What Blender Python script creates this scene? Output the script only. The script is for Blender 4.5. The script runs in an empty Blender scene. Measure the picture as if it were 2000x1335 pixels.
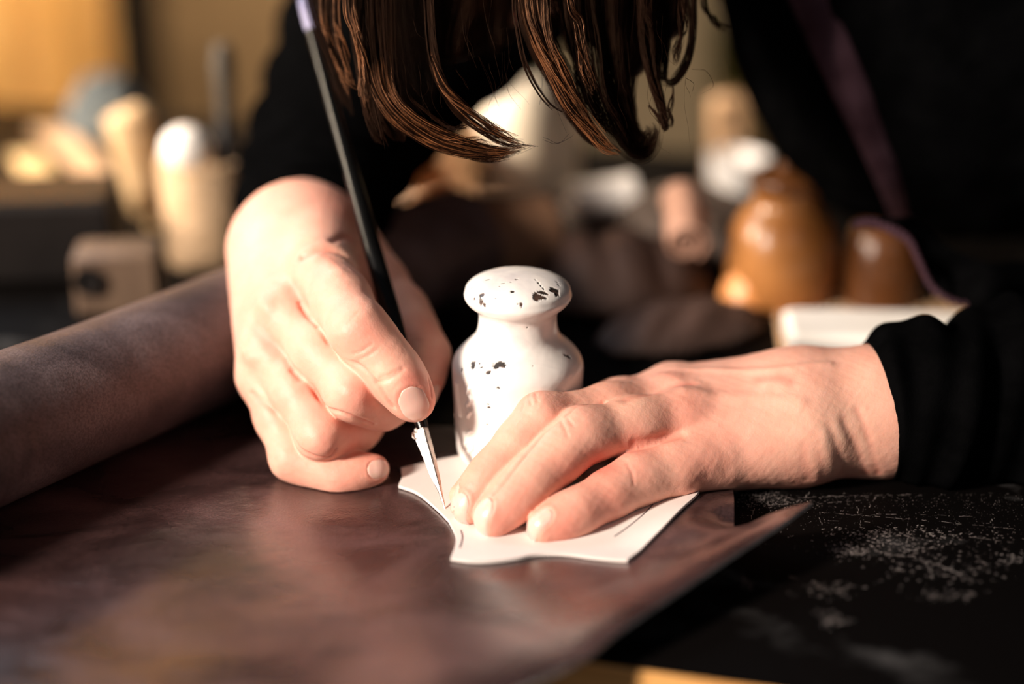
import bpy, math, random
import numpy as np
from mathutils import Vector, Matrix

# ------------------------------------------------------------------ camera, world, lights, exposure
scene = bpy.context.scene
COL = scene.collection
TZ = 0.75                                   # table surface height above the floor
PITCH = math.radians(22.0)
CAM = np.array([0.0, -0.622, 0.329 + TZ])
FPX = 60.0 / 36.0 * 2000.0
cd = bpy.data.cameras.new('camera')
cd.lens = 60; cd.sensor_width = 36; cd.clip_start = 0.02; cd.clip_end = 50
cd.dof.use_dof = True; cd.dof.focus_distance = 0.70; cd.dof.aperture_fstop = 1.75
cam = bpy.data.objects.new('camera', cd); COL.objects.link(cam)
cam.location = CAM; cam.rotation_euler = (math.pi/2 - PITCH, 0, 0)
scene.camera = cam

def look_rot(frm, to):
    return (Vector(to) - Vector(frm)).to_track_quat('-Z', 'Y').to_euler()

def area(name, loc, to, sx, sy, watts, col, spread=180):
    l = bpy.data.lights.new(name, 'AREA'); l.shape = 'RECTANGLE'; l.size = sx; l.size_y = sy
    l.energy = watts; l.color = col; l.spread = math.radians(spread)
    o = bpy.data.objects.new(name, l); COL.objects.link(o)
    o.location = loc; o.rotation_euler = look_rot(loc, to); return o

world = bpy.data.worlds.new('world'); scene.world = world; world.use_nodes = True
bg = world.node_tree.nodes['Background']
bg.inputs[0].default_value = (0.88, 0.90, 1.0, 1); bg.inputs[1].default_value = 0.05
area('window_light', (-1.16, -0.80, TZ+0.74), (0.02, 0.06, TZ+0.03), 0.20, 0.22, 6.2, (1.0, 0.86, 0.74), 60)
area('sky_window_light', (-1.0, 0.75, TZ+0.95), (0.0, 0.1, TZ), 0.7, 0.7, 11.0, (0.80, 0.88, 1.0))
area('front_fill_light', (0.5, -1.3, TZ+0.9), (0.0, 0.05, TZ), 0.9, 0.7, 1.6, (1.0, 0.90, 0.86))
area('workshop_lamp_light', (-0.32, 1.15, TZ+0.80), (0.12, 0.66, TZ), 0.25, 0.25, 2.2, (1.0, 0.75, 0.52), 52)
area('background_fill_light', (-1.25, 0.22, TZ+0.62), (0.22, 0.60, TZ+0.02), 0.28, 0.28, 3.6, (1.0, 0.82, 0.62), 42)  # unseen lamp, added to brighten the camera side of the background things
area('back_wall_light', (-0.35, 1.1, TZ+0.75), (-0.62, 1.7, TZ-0.12), 0.3, 0.3, 16.0, (1.0, 0.70, 0.36), 120)
scene.view_settings.view_transform = 'Standard'
scene.view_settings.look = 'None'
scene.view_settings.exposure = 0.0
scene.view_settings.gamma = 1.0
scene.view_settings.use_curve_mapping = False

# ------------------------------------------------------------------ measuring helpers (pixel of the photo + distance -> point)
SP, CP = math.sin(PITCH), math.cos(PITCH)
FWD = np.array([0, CP, -SP]); UPV = np.array([0, SP, CP]); RGT = np.array([1.0, 0, 0])
def ray(px, py):
    return FWD + RGT*((px-1000)/FPX) - UPV*((py-667.5)/FPX)
def P(px, py, d):
    return CAM + d*ray(px, py)
def T(px, py, z=0.0):
    r = ray(px, py); return CAM + r*((TZ+z-CAM[2])/r[2])
def V(a): return Vector((float(a[0]), float(a[1]), float(a[2])))

rng = np.random.default_rng(7)
random.seed(7)

# ------------------------------------------------------------------ object helpers
def tag(o, label=None, cat=None, group=None, kind=None):
    if label: o['label'] = label
    if cat: o['category'] = cat
    if group: o['group'] = group
    if kind: o['kind'] = kind
    return o
def mesh_obj(name, verts, faces, mat, parent=None, smooth=True):
    me = bpy.data.meshes.new(name)
    me.from_pydata([tuple(map(float, v)) for v in verts] if not isinstance(verts, np.ndarray) else verts.tolist(), [],
                   faces if not isinstance(faces, np.ndarray) else faces.tolist())
    me.validate(clean_customdata=False)
    if mat: me.materials.append(mat)
    if smooth:
        me.polygons.foreach_set('use_smooth', [True]*len(me.polygons))
    o = bpy.data.objects.new(name, me); COL.objects.link(o)
    if parent: parent_keep(o, parent)
    me.update(); return o
def parent_keep(o, parent):
    o.parent = parent
    o.matrix_parent_inverse = parent_world(parent).inverted()
def parent_world(p):
    m = Matrix.LocRotScale(p.location, p.rotation_euler, p.scale)
    if p.parent: m = parent_world(p.parent) @ p.matrix_parent_inverse @ m
    return m
def empty(name, loc, label=None, cat=None, group=None):
    o = bpy.data.objects.new(name, None); COL.objects.link(o); o.location = V(loc)
    o.empty_display_size = 0.02
    return tag(o, label, cat, group)
def color_attr(o, name, arr):
    a = o.data.color_attributes.new(name, 'FLOAT_COLOR', 'POINT')
    n = len(o.data.vertices); full = np.ones((n, 4), np.float32); full[:, :3] = arr[:n]
    a.data.foreach_set('color', full.ravel())
def float_attr(o, name, arr):
    a = o.data.attributes.new(name, 'FLOAT', 'POINT'); a.data.foreach_set('value', np.asarray(arr, np.float32))

class MB:
    def __init__(s): s.v = []; s.f = []
    def add(s, v, f):
        n = len(s.v); s.v += [tuple(map(float, p)) for p in v]; s.f += [tuple(int(i)+n for i in q) for q in f]; return s
    def box(s, c, size, rotz=0, bevel=0.0, M=None):
        sx, sy, sz = [k/2 for k in size]; b = min(bevel, sx*.9, sy*.9, sz*.9)
        pts = []
        if b <= 0: b = 1e-4
        for z, ins in ((-sz, b), (-sz+b, 0), (sz-b, 0), (sz, b)):
            for (x, y) in ((-sx+ins, -sy+b+ins*0), (sx-ins, -sy+b), (sx-b, -sy+ins), (sx-b, sy-ins), (sx-ins, sy-b), (-sx+ins, sy-b), (-sx+b, sy-ins), (-sx+b, -sy+ins)):
                pts.append((x, y, z))
        # order each ring: 8 points counter clockwise
        ring = []
        for z, ins in ((-sz, b), (-sz+b, 0), (sz-b, 0), (sz, b)):
            X, Y = sx-ins, sy-ins; c2 = b*0.6
            ring.append([(-X+c2, -Y, z), (X-c2, -Y, z), (X, -Y+c2, z), (X, Y-c2, z), (X-c2, Y, z), (-X+c2, Y, z), (-X, Y-c2, z), (-X, -Y+c2, z)])
        v = [p for r in ring for p in r]
        f = [tuple(range(7, -1, -1)), tuple(range(24, 32))]
        for k in range(3):
            for i in range(8):
                j = (i+1) % 8; f.append((k*8+i, k*8+j, (k+1)*8+j, (k+1)*8+i))
        R = Matrix.Rotation(rotz, 4, 'Z') if M is None else M
        cc = V(c)
        return s.add([R @ Vector(p) + cc for p in v], f)
    def lathe(s, c, prof, n=40, M=None, closed=True):
        R = M if M is not None else Matrix.Identity(4); cc = V(c); v = []; f = []
        for (r, z) in prof:
            for i in range(n):
                a = 2*math.pi*i/n; v.append(R @ Vector((r*math.cos(a), r*math.sin(a), z)) + cc)
        m = len(prof)
        for k in range(m-1):
            for i in range(n):
                j = (i+1) % n; f.append((k*n+i, k*n+j, (k+1)*n+j, (k+1)*n+i))
        if closed:
            f.append(tuple(range(n-1, -1, -1))); f.append(tuple(range((m-1)*n, m*n)))
        return s.add(v, f)
    def tube(s, pts, rad, n=12, caps=True):
        pts = [np.array(p, float) for p in pts]
        if np.isscalar(rad): rad = [rad]*len(pts)
        v = []; f = []; prev = None
        for k, p in enumerate(pts):
            t = pts[min(k+1, len(pts)-1)] - pts[max(k-1, 0)]; t = t/(np.linalg.norm(t)+1e-12)
            if prev is None:
                a = np.array([0, 0, 1.0]) if abs(t[2]) < .9 else np.array([1.0, 0, 0])
                u = np.cross(t, a)
            else: u = prev - t*np.dot(prev, t)
            u /= np.linalg.norm(u); prev = u; w = np.cross(t, u)
            for i in range(n):
                a = 2*math.pi*i/n; v.append(p + rad[k]*(u*math.cos(a)+w*math.sin(a)))
        for k in range(len(pts)-1):
            for i in range(n):
                j = (i+1) % n; f.append((k*n+i, k*n+j, (k+1)*n+j, (k+1)*n+i))
        if caps:
            f.append(tuple(range(n-1, -1, -1))); f.append(tuple(range((len(pts)-1)*n, len(pts)*n)))
        return s.add(v, f)
    def build(s, name, mat, parent=None, smooth=True):
        o = mesh_obj(name, s.v, s.f, mat, parent, smooth)
        if smooth:
            try: o.data.set_sharp_from_angle(angle=math.radians(40))
            except Exception: pass
        return o
def axis_matrix(d):
    return Vector(d).normalized().to_track_quat('Z', 'Y').to_matrix().to_4x4()

# ------------------------------------------------------------------ materials
def new_mat(name):
    m = bpy.data.materials.new(name); m.use_nodes = True
    nt = m.node_tree; b = nt.nodes['Principled BSDF']; return m, nt, b
def N(nt, typ, **kw):
    n = nt.nodes.new(typ)
    for k, v in kw.items():
        if k.startswith('i_'):
            key = k[2:]; key = int(key) if key.isdigit() else key.replace('_', ' ')
            n.inputs[key].default_value = v
        else: setattr(n, k, v)
    return n
def mottled(name, c1, c2, scale=8, rough=.5, rough2=None, bump=.1, bscale=None, spec=.5, detail=6, stretch=(1,1,1), bdist=.002, metallic=0, lo=.35, hi=.65, coat=0, subs=0, coords='Object'):
    m, nt, b = new_mat(name); L = nt.links.new
    tc = N(nt, 'ShaderNodeTexCoord'); mp = N(nt, 'ShaderNodeMapping'); mp.inputs['Scale'].default_value = stretch
    L(tc.outputs[coords], mp.inputs[0])
    nz = N(nt, 'ShaderNodeTexNoise', i_Scale=scale, i_Detail=detail, i_Roughness=.6); L(mp.outputs[0], nz.inputs['Vector'])
    cr = N(nt, 'ShaderNodeValToRGB'); cr.color_ramp.elements[0].position = lo; cr.color_ramp.elements[1].position = hi
    cr.color_ramp.elements[0].color = (*c1, 1); cr.color_ramp.elements[1].color = (*c2, 1)
    L(nz.outputs[0], cr.inputs[0]); L(cr.outputs[0], b.inputs['Base Color'])
    if rough2 is not None:
        mr = N(nt, 'ShaderNodeMapRange'); mr.inputs[1].default_value = lo; mr.inputs[2].default_value = hi
        mr.inputs[3].default_value = rough; mr.inputs[4].default_value = rough2
        L(nz.outputs[0], mr.inputs[0]); L(mr.outputs[0], b.inputs['Roughness'])
    else: b.inputs['Roughness'].default_value = rough
    b.inputs['Specular IOR Level'].default_value = spec; b.inputs['Metallic'].default_value = metallic
    b.inputs['Coat Weight'].default_value = coat
    if subs:
        b.inputs['Subsurface Weight'].default_value = subs; b.inputs['Subsurface Scale'].default_value = .004
    if bump:
        n2 = N(nt, 'ShaderNodeTexNoise', i_Scale=bscale or scale*6, i_Detail=5); L(mp.outputs[0], n2.inputs['Vector'])
        bp = N(nt, 'ShaderNodeBump'); bp.inputs['Strength'].default_value = bump; bp.inputs['Distance'].default_value = bdist
        L(n2.outputs[0], bp.inputs['Height']); L(bp.outputs[0], b.inputs['Normal'])
    return m

def skin_material():
    m, nt, b = new_mat('skin'); L = nt.links.new
    at = N(nt, 'ShaderNodeAttribute', attribute_name='tint')
    tc = N(nt, 'ShaderNodeTexCoord')
    nz = N(nt, 'ShaderNodeTexNoise', i_Scale=90.0, i_Detail=4.0); L(tc.outputs['Object'], nz.inputs['Vector'])
    mix = N(nt, 'ShaderNodeMix', data_type='RGBA', blend_type='MULTIPLY'); mix.inputs[0].default_value = 1
    cr = N(nt, 'ShaderNodeValToRGB'); e = cr.color_ramp.elements
    e[0].position = .3; e[0].color = (.94, .86, .84, 1); e[1].position = .7; e[1].color = (1, 1, 1, 1)
    L(nz.outputs[0], cr.inputs[0]); L(at.outputs['Color'], mix.inputs[6]); L(cr.outputs[0], mix.inputs[7])
    L(mix.outputs[2], b.inputs['Base Color'])
    b.inputs['Roughness'].default_value = .50; b.inputs['Specular IOR Level'].default_value = .33
    b.inputs['Subsurface Weight'].default_value = .22
    b.inputs['Subsurface Radius'].default_value = (1.0, .32, .18); b.inputs['Subsurface Scale'].default_value = .0024
    vo = N(nt, 'ShaderNodeTexVoronoi', i_Scale=1100.0); L(tc.outputs['Object'], vo.inputs['Vector'])
    n3 = N(nt, 'ShaderNodeTexNoise', i_Scale=420.0, i_Detail=4.0); L(tc.outputs['Object'], n3.inputs['Vector'])
    b1 = N(nt, 'ShaderNodeBump'); b1.inputs['Strength'].default_value = .16; b1.inputs['Distance'].default_value = .0003; L(vo.outputs['Distance'], b1.inputs['Height'])
    b2 = N(nt, 'ShaderNodeBump'); b2.inputs['Strength'].default_value = .2; b2.inputs['Distance'].default_value = .0006; L(n3.outputs[0], b2.inputs['Height'])
    L(b1.outputs[0], b2.inputs['Normal']); L(b2.outputs[0], b.inputs['Normal'])
    return m
SKIN = skin_material()
NAIL = mottled('nail_keratin', (.78, .455, .38), (.82, .50, .42), scale=60, rough=.28, bump=0, spec=.5, subs=.3)
BLACK_CLOTH = mottled('black_cloth', (.0012, .0012, .0013), (.0022, .0022, .0024), scale=60, rough=1, bump=.4, bscale=900, spec=.0, bdist=.0005)
APRON = mottled('plum_webbing', (.040, .019, .025), (.072, .038, .050), scale=60, rough=.95, bump=.4, bscale=700, spec=.03, bdist=.0006)

# ================================================================== SETTING
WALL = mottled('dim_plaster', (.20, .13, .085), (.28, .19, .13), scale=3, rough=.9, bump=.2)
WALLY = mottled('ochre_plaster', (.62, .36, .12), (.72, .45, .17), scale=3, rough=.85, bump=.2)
FLOOR = mottled('dark_floor_boards', (.03, .017, .01), (.06, .035, .02), scale=5, rough=.6, stretch=(1, 8, 1))
def slab(name, c, size, mat, rotz=0, bevel=.001):
    o = MB().box((0, 0, 0), size, bevel=bevel).build(name, mat, None, False); o.location = V(c); o.rotation_euler.z = rotz
    return o
fl = slab('floor', (0, .6, -.02), (5.2, 5.0, .04), FLOOR); tag(fl, kind='structure')
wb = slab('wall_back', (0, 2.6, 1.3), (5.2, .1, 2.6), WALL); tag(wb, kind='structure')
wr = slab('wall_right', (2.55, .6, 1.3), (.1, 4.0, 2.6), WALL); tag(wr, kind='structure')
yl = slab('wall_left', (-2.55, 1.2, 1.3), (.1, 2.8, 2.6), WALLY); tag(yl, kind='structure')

# ------------------------------------------------------------------ work table
EA, EB = T(1150, 1285), T(1500, 1335)
ed = (EB-EA)[:2]; ed /= np.linalg.norm(ed); YAW = math.atan2(ed[1], ed[0])
BACKD = np.array([-ed[1], ed[0]])            # away from the camera
TW, TD, TT = 1.50, .66, .034
left_ext = 1.18
corner = EA[:2] - ed*left_ext
tc_ = corner + ed*TW/2 + BACKD*TD/2
def table_material():
    m, nt, b = new_mat('worn_black_tabletop'); L = nt.links.new
    tc = N(nt, 'ShaderNodeTexCoord')
    def stre(scale, sc, lo, hi, det=6, rot=0):
        mp = N(nt, 'ShaderNodeMapping'); mp.inputs['Scale'].default_value = sc; mp.inputs['Rotation'].default_value = (0, 0, rot)
        L(tc.outputs['Object'], mp.inputs[0])
        nz = N(nt, 'ShaderNodeTexNoise', i_Scale=scale, i_Detail=det, i_Roughness=.65); L(mp.outputs[0], nz.inputs['Vector'])
        mr = N(nt, 'ShaderNodeMapRange'); mr.inputs[1].default_value = lo; mr.inputs[2].default_value = hi
        L(nz.outputs[0], mr.inputs[0]); return mr.outputs[0]
    smear = stre(14, (1, 1.6, 1), .56, .74); patch = stre(5, (1, 1, 1), .45, .62, 2)
    mu = N(nt, 'ShaderNodeMath', operation='MULTIPLY'); L(smear, mu.inputs[0]); L(patch, mu.inputs[1])
    mix = N(nt, 'ShaderNodeMix', data_type='RGBA'); mix.inputs[6].default_value = (.0016, .0011, .001, 1); mix.inputs[7].default_value = (.062, .060, .060, 1)
    L(mu.outputs[0], mix.inputs[0]); L(mix.outputs[2], b.inputs['Base Color'])
    b.inputs['Roughness'].default_value = .6; b.inputs['Specular IOR Level'].default_value = .06
    n3 = N(nt, 'ShaderNodeTexNoise', i_Scale=60.0, i_Detail=8.0); L(tc.outputs['Object'], n3.inputs['Vector'])
    bp = N(nt, 'ShaderNodeBump'); bp.inputs['Strength'].default_value = .35; bp.inputs['Distance'].default_value = .001
    L(n3.outputs[0], bp.inputs['Height']); L(bp.outputs[0], b.inputs['Normal'])
    return m
TABLE = table_material()
RAWWOOD = mottled('raw_orange_wood', (.62, .27, .07), (.85, .45, .15), scale=9, rough=.55, stretch=(1, 12, 12), bump=.3)
table = empty('work_table', (tc_[0], tc_[1], 0), 'black painted wooden work table with scratched top under the leather and hands', 'table')
top = MB().box((0, 0, 0), (TW, TD, .002), bevel=.0006).build('table_top', TABLE, None)
top.location = V((tc_[0], tc_[1], TZ-.001)); top.rotation_euler.z = YAW; parent_keep(top, table)
cr_ = MB().box((0, 0, 0), (TW-.001, TD-.001, TT-.002), bevel=.002).build('edge_board', RAWWOOD, None)
cr_.location = V((tc_[0], tc_[1], TZ-.002-(TT-.002)/2)); cr_.rotation_euler.z = YAW; parent_keep(cr_, table)
tag(cr_, 'bare orange wood of the table edge')
for sx in (-1, 1):
    for sy in (-1, 1):
        q = tc_ + ed*sx*(TW/2-.08) + BACKD*sy*(TD/2-.08)
        lg = MB().box((0, 0, 0), (.07, .07, TZ-TT), bevel=.004).build('leg', RAWWOOD, None)
        lg.location = V((q[0], q[1], (TZ-TT)/2)); lg.rotation_euler.z = YAW; parent_keep(lg, table)
# scratches and specks scored into the paint, joined into one part
SCR = mottled('exposed_scratch', (.16, .13, .12), (.42, .37, .35), scale=40, rough=.7, bump=0)
mb = MB()
def strip(a, b, w):
    a = np.array(a); b = np.array(b); d = b-a; L_ = np.linalg.norm(d)+1e-9; n = np.array([-d[1], d[0], 0])/L_*w/2
    mb.add([a-n, a+n, b+n*.4, b-n*.4], [(0, 3, 2, 1)])
Zs = .00008
for k in range(1100):
    px = 1440+rng.random()**1.0*560; py = 962+abs(rng.normal(0, .45))*110
    p = T(px, py, Zs); s = .00008+.00022*rng.random()**3; a = rng.random()*6.28
    q = p+np.array([math.cos(a), math.sin(a), 0])*s*2; strip(p, q, s)
for k in range(520):
    px = 1500+rng.normal(0, 42); py = 975+rng.normal(0, 9)+(px-1500)*.08; p = T(px, py, Zs); s = .00012+.00028*rng.random()**3
    strip(p, p+np.array([rng.normal(), rng.normal(), 0])*s*1.5, s)
def scr_line(pts, w=.00022, breaks=.45, jit=.0004):
    pts = [T(x, y, Zs) for x, y in pts]
    for a, b in zip(pts[:-1], pts[1:]):
        n = max(2, int(np.linalg.norm(b-a)/.002))
        for i in range(n):
            if rng.random() < breaks: continue
            p = a+(b-a)*i/n; q = a+(b-a)*(i+1)/n
            j = np.array([rng.normal()*jit, rng.normal()*jit, 0]); strip(p+j, q+j*.5, w*(.4+rng.random()))
for ln in ([(1478, 975), (1468, 1015)], [(1504, 955), (1498, 985)], [(1600, 1000), (1606, 1030)], [(1672, 980), (1685, 1045)], [(1698, 990), (1718, 962)],
           [(1690, 1004), (1800, 1004), (1900, 1008)], [(1620, 1016), (1700, 1020)], [(1470, 985), (1580, 985), (1700, 975)], [(1775, 1000), (1772, 1060)],
           [(1938, 1012), (1944, 1065)], [(1830, 1040), (1990, 1060)], [(1600, 1000), (1760, 1012), (1990, 1032)], [(1530, 972), (1650, 968), (1800, 966)],
           [(1640, 1075), (1760, 1085), (1850, 1110), (1905, 1135)], [(1790, 1085), (1905, 1134)], [(1455, 995), (1560, 998)], [(1580, 960), (1575, 972)],
           [(1730, 1040), (1660, 1060)], [(1540, 1125), (1620, 1150)], [(1800, 1160), (1880, 1175)], [(1585, 1180), (1630, 1215)]):
    scr_line(ln)
for (px, py, sx, sy, n_) in ((1745, 1068, 60, 12, 260), (1655, 1075, 18, 7, 90), (1690, 1040, 40, 6, 90), (1850, 1105, 60, 16, 150), (1620, 1150, 40, 9, 70), (1625, 1210, 14, 6, 60), (1820, 1045, 90, 8, 160), (1850, 1160, 35, 8, 60), (1460, 1138, 10, 5, 30), (1960, 1090, 30, 8, 60)):
    for k in range(n_):
        p = T(px+rng.normal()*sx, py+rng.normal()*sy, Zs+rng.random()*.0001); s = .00012+.0004*rng.random()**2
        a = rng.normal()*.5; strip(p, p+np.array([math.cos(a), math.sin(a), 0])*s*3, s)
so = mb.build('scratches', SCR, None, False); parent_keep(so, top); tag(so, 'pale scratches and flecks scored through the black paint', kind='stuff')
so.data.materials[0] = SCR

# ================================================================== LEATHER SHEET WITH ROLL
def leather_material(matte=False):
    m, nt, b = new_mat('brown_matte_leather' if matte else 'brown_waxed_leather'); L = nt.links.new
    tc = N(nt, 'ShaderNodeTexCoord')
    mp = N(nt, 'ShaderNodeMapping'); mp.inputs['Rotation'].default_value = (0, 0, -.5); mp.inputs['Scale'].default_value = (1, 1.7, 1)
    L(tc.outputs['Object'], mp.inputs[0])
    n1 = N(nt, 'ShaderNodeTexNoise', i_Scale=17.0, i_Detail=5.0, i_Roughness=.55, i_Distortion=.7); L(mp.outputs[0], n1.inputs['Vector'])
    cr = N(nt, 'ShaderNodeValToRGB'); e = cr.color_ramp.elements
    e[0].position = .32; e[0].color = (.018, .0095, .0095, 1); e[1].position = .70; e[1].color = (.085, .044, .043, 1)
    e2 = cr.color_ramp.elements.new(.5); e2.color = (.042, .0215, .021, 1)
    L(n1.outputs[0], cr.inputs[0])
    n2 = N(nt, 'ShaderNodeTexNoise', i_Scale=900.0, i_Detail=3.0); L(tc.outputs['Object'], n2.inputs['Vector'])
    mx = N(nt, 'ShaderNodeMix', data_type='RGBA', blend_type='MULTIPLY'); mx.inputs[0].default_value = .7
    c2 = N(nt, 'ShaderNodeValToRGB'); c2.color_ramp.elements[0].position = .35; c2.color_ramp.elements[0].color = (.5, .5, .5, 1); c2.color_ramp.elements[1].position = .6; c2.color_ramp.elements[1].color = (1.25, 1.25, 1.25, 1)
    L(n2.outputs[0], c2.inputs[0]); L(cr.outputs[0], mx.inputs[6]); L(c2.outputs[0], mx.inputs[7]); L(mx.outputs[2], b.inputs['Base Color'])
    mr = N(nt, 'ShaderNodeMapRange'); mr.inputs[1].default_value = .3; mr.inputs[2].default_value = .7; mr.inputs[3].default_value = .22; mr.inputs[4].default_value = .36
    L(n1.outputs[0], mr.inputs[0]); L(mr.outputs[0], b.inputs['Roughness'])
    b.inputs['Specular IOR Level'].default_value = .85; b.inputs['Specular Tint'].default_value = (1, .88, .86, 1)
    b.inputs['Coat Weight'].default_value = .55; b.inputs['Coat Roughness'].default_value = .2
    n4 = N(nt, 'ShaderNodeTexNoise', i_Scale=28.0, i_Detail=4.0); L(mp.outputs[0], n4.inputs['Vector'])
    v = N(nt, 'ShaderNodeTexVoronoi', i_Scale=1200.0); L(tc.outputs['Object'], v.inputs['Vector'])
    b1 = N(nt, 'ShaderNodeBump'); b1.inputs['Strength'].default_value = .35; b1.inputs['Distance'].default_value = .0035; L(n4.outputs[0], b1.inputs['Height'])
    b2 = N(nt, 'ShaderNodeBump'); b2.inputs['Strength'].default_value = .22; b2.inputs['Distance'].default_value = .0003; L(v.outputs['Distance'], b2.inputs['Height'])
    L(b1.outputs[0], b2.inputs['Normal']); L(b2.outputs[0], b.inputs['Normal'])
    if matte:
        for k, c_ in enumerate(((.036, .026, .028), (.072, .051, .053), (.135, .10, .102))): cr.color_ramp.elements[k].color = (*c_, 1)
        mr.inputs[3].default_value = .50; mr.inputs[4].default_value = .62
        b.inputs['Specular IOR Level'].default_value = .45; b.inputs['Coat Weight'].default_value = 0
    return m
LEATHER = leather_material(); LEATHERM = leather_material(True)
LEDGE = mottled('raw_leather_edge', (.38, .36, .34), (.58, .55, .52), scale=120, rough=.9, bump=.5, bscale=400, spec=.1)

LT = .0018     # leather thickness
def point_in_poly(x, y, poly):
    inside = np.zeros(x.shape, bool); n = len(poly)
    for i in range(n):
        x1, y1 = poly[i]; x2, y2 = poly[(i+1) % n]
        c = ((y1 > y) != (y2 > y)) & (x < (x2-x1)*(y-y1)/(y2-y1+1e-15)+x1); inside ^= c
    return inside
def polydist(x, y, poly, closed=True):
    best = np.full(x.shape, 1e9); n = len(poly)
    for i in range(n if closed else n-1):
        a = np.array(poly[i]); b = np.array(poly[(i+1) % n]); d = b-a
        t = np.clip(((x-a[0])*d[0]+(y-a[1])*d[1])/(d@d+1e-15), 0, 1)
        best = np.minimum(best, np.hypot(x-a[0]-t*d[0], y-a[1]-t*d[1]))
    return best
def catmull(pts, n=8, closed=False):
    pts = [np.array(p, float) for p in pts]; out = []; m = len(pts)
    rngi = range(m) if closed else range(m-1)
    for i in rngi:
        p0 = pts[(i-1) % m] if (closed or i > 0) else 2*pts[0]-pts[1]
        p1 = pts[i]; p2 = pts[(i+1) % m]
        p3 = pts[(i+2) % m] if (closed or i+2 < m) else 2*pts[-1]-pts[-2]
        for k in range(n):
            t = k/n
            out.append(.5*((2*p1)+(-p0+p2)*t+(2*p0-5*p1+4*p2-p3)*t*t+(-p0+3*p1-3*p2+p3)*t**3))
    if not closed: out.append(pts[-1])
    return out
def sheet_mesh(outline, hfun, step, thick):
    """a cut sheet: triangulated inside of outline (xy), lying at height hfun(x, y), with thickness; returns verts, faces, n_top"""
    from mathutils.geometry import delaunay_2d_cdt
    # resample outline
    pts = []
    m = len(outline)
    for i in range(m):
        a = np.array(outline[i]); b = np.array(outline[(i+1) % m]); k = max(1, int(np.linalg.norm(b-a)/step))
        for j in range(k): pts.append(a+(b-a)*j/k)
    nb = len(pts); arr = np.array(pts)
    x0, y0 = arr.min(0); x1, y1 = arr.max(0)
    gx, gy = np.meshgrid(np.arange(x0, x1, step), np.arange(y0, y1, step)); gx = gx.ravel(); gy = gy.ravel()
    ins = point_in_poly(gx, gy, outline) & (polydist(gx, gy, outline) > step*.5)
    allp = [Vector((p[0], p[1])) for p in pts]+[Vector((a, b)) for a, b in zip(gx[ins], gy[ins])]
    v2, e2, f2, ov, oe, of = delaunay_2d_cdt(allp, [], [list(range(nb))], 1, 1e-7)
    v2 = np.array([[p.x, p.y] for p in v2]); z = hfun(v2[:, 0], v2[:, 1])
    top = np.column_stack([v2, z]); n = len(top)
    bot = top.copy(); bot[:, 2] -= thick
    faces = [tuple(f) for f in f2]
    # ensure upward
    fa = []
    cnt = {}
    for f in faces:
        a, b, c = v2[f[0]], v2[f[1]], v2[f[2]]
        if (b[0]-a[0])*(c[1]-a[1])-(b[1]-a[1])*(c[0]-a[0]) < 0: f = tuple(reversed(f))
        fa.append(f)
        for i in range(len(f)): cnt[(f[i], f[(i+1) % len(f)])] = 1
    side = [(b, a, a+n, b+n) for (a, b) in cnt if (b, a) not in cnt]
    out = fa+[tuple(i+n for i in reversed(f)) for f in fa]+side
    return np.vstack([top, bot]), out, len(fa)*2

corner_pt = T(1585, 990, .020)
edge_px = [(1585, 990, .020), (1540, 1022, .019), (1480, 1060, .018), (1400, 1112, .016), (1320, 1165, .014), (1250, 1212, .012), (1190, 1255, .010), (1150, 1287, .009), (1090, 1318, .007), (1030, 1345, .005), (960, 1375, .003)]
edge3 = [T(*e) for e in edge_px]
up_px = [(1585, 990, .020), (1540, 1001, .0185), (1500, 1014, .015), (1462, 1030, .010), (1433, 1040, .004)]
up3 = [T(*e) for e in up_px]
e_xy = [tuple(p[:2]) for p in catmull(edge3, 4)]
u_xy = [tuple(p[:2]) for p in up3]
outline = []
outline += [tuple(T(1430, 955)[:2]), tuple(T(1428, 900)[:2]), tuple(T(1400, 860)[:2]), tuple(T(1100, 845)[:2]), tuple(T(780, 838)[:2]), tuple(T(600, 790)[:2]), tuple(T(440, 745)[:2])]
A0 = P(0, 845, .70); A1 = P(470, 650, .803); RR = .032
A0[2] = A1[2] = TZ+RR+LT
ax = A1-A0; ax /= np.linalg.norm(ax)
perp = np.array([ax[1], -ax[0], 0])           # toward the camera/right
rollN = A0-ax*.16; rollF = A0+ax*.305
outline += [tuple((rollF+perp*.0)[:2]), tuple((rollN)[:2])]
outline += [(-.42, -.20), (-.20, -.30), tuple((T(700, 1500))[:2])]
outline += list(reversed(e_xy))[0:]
outline += u_xy[1:]
edge_arr = np.array([p for p in e_xy]); edge_h = np.array([p[2]-TZ for p in catmull(edge3, 4)])
up_arr = np.array(u_xy); up_h = np.array([p[2]-TZ for p in up3])
allE = np.vstack([edge_arr, up_arr]); allH = np.concatenate([edge_h, up_h])
def leather_h(x, y):
    x = np.asarray(x); y = np.asarray(y)
    d2 = (x[:, None]-allE[None, :, 0])**2+(y[:, None]-allE[None, :, 1])**2
    w = 1/(d2+1e-7)**1.5; hh = (w*allH[None]).sum(1)/w.sum(1); dmin = np.sqrt(d2.min(1))
    fall = np.exp(-(dmin/.030)**2)
    # keep flat under the paper
    h = hh*fall
    flat = LT*.8+.0006*np.sin(x*41+y*23)*np.cos(y*37-x*11)+.0004*np.sin(x*90+1)*np.sin(y*70)
    return TZ+LT*.6+np.maximum(h, 0)+flat*.6
v, f, nf = sheet_mesh(outline, leather_h, .0045, LT)
nv = len(v); roll_v = []; roll_f = []
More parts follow.
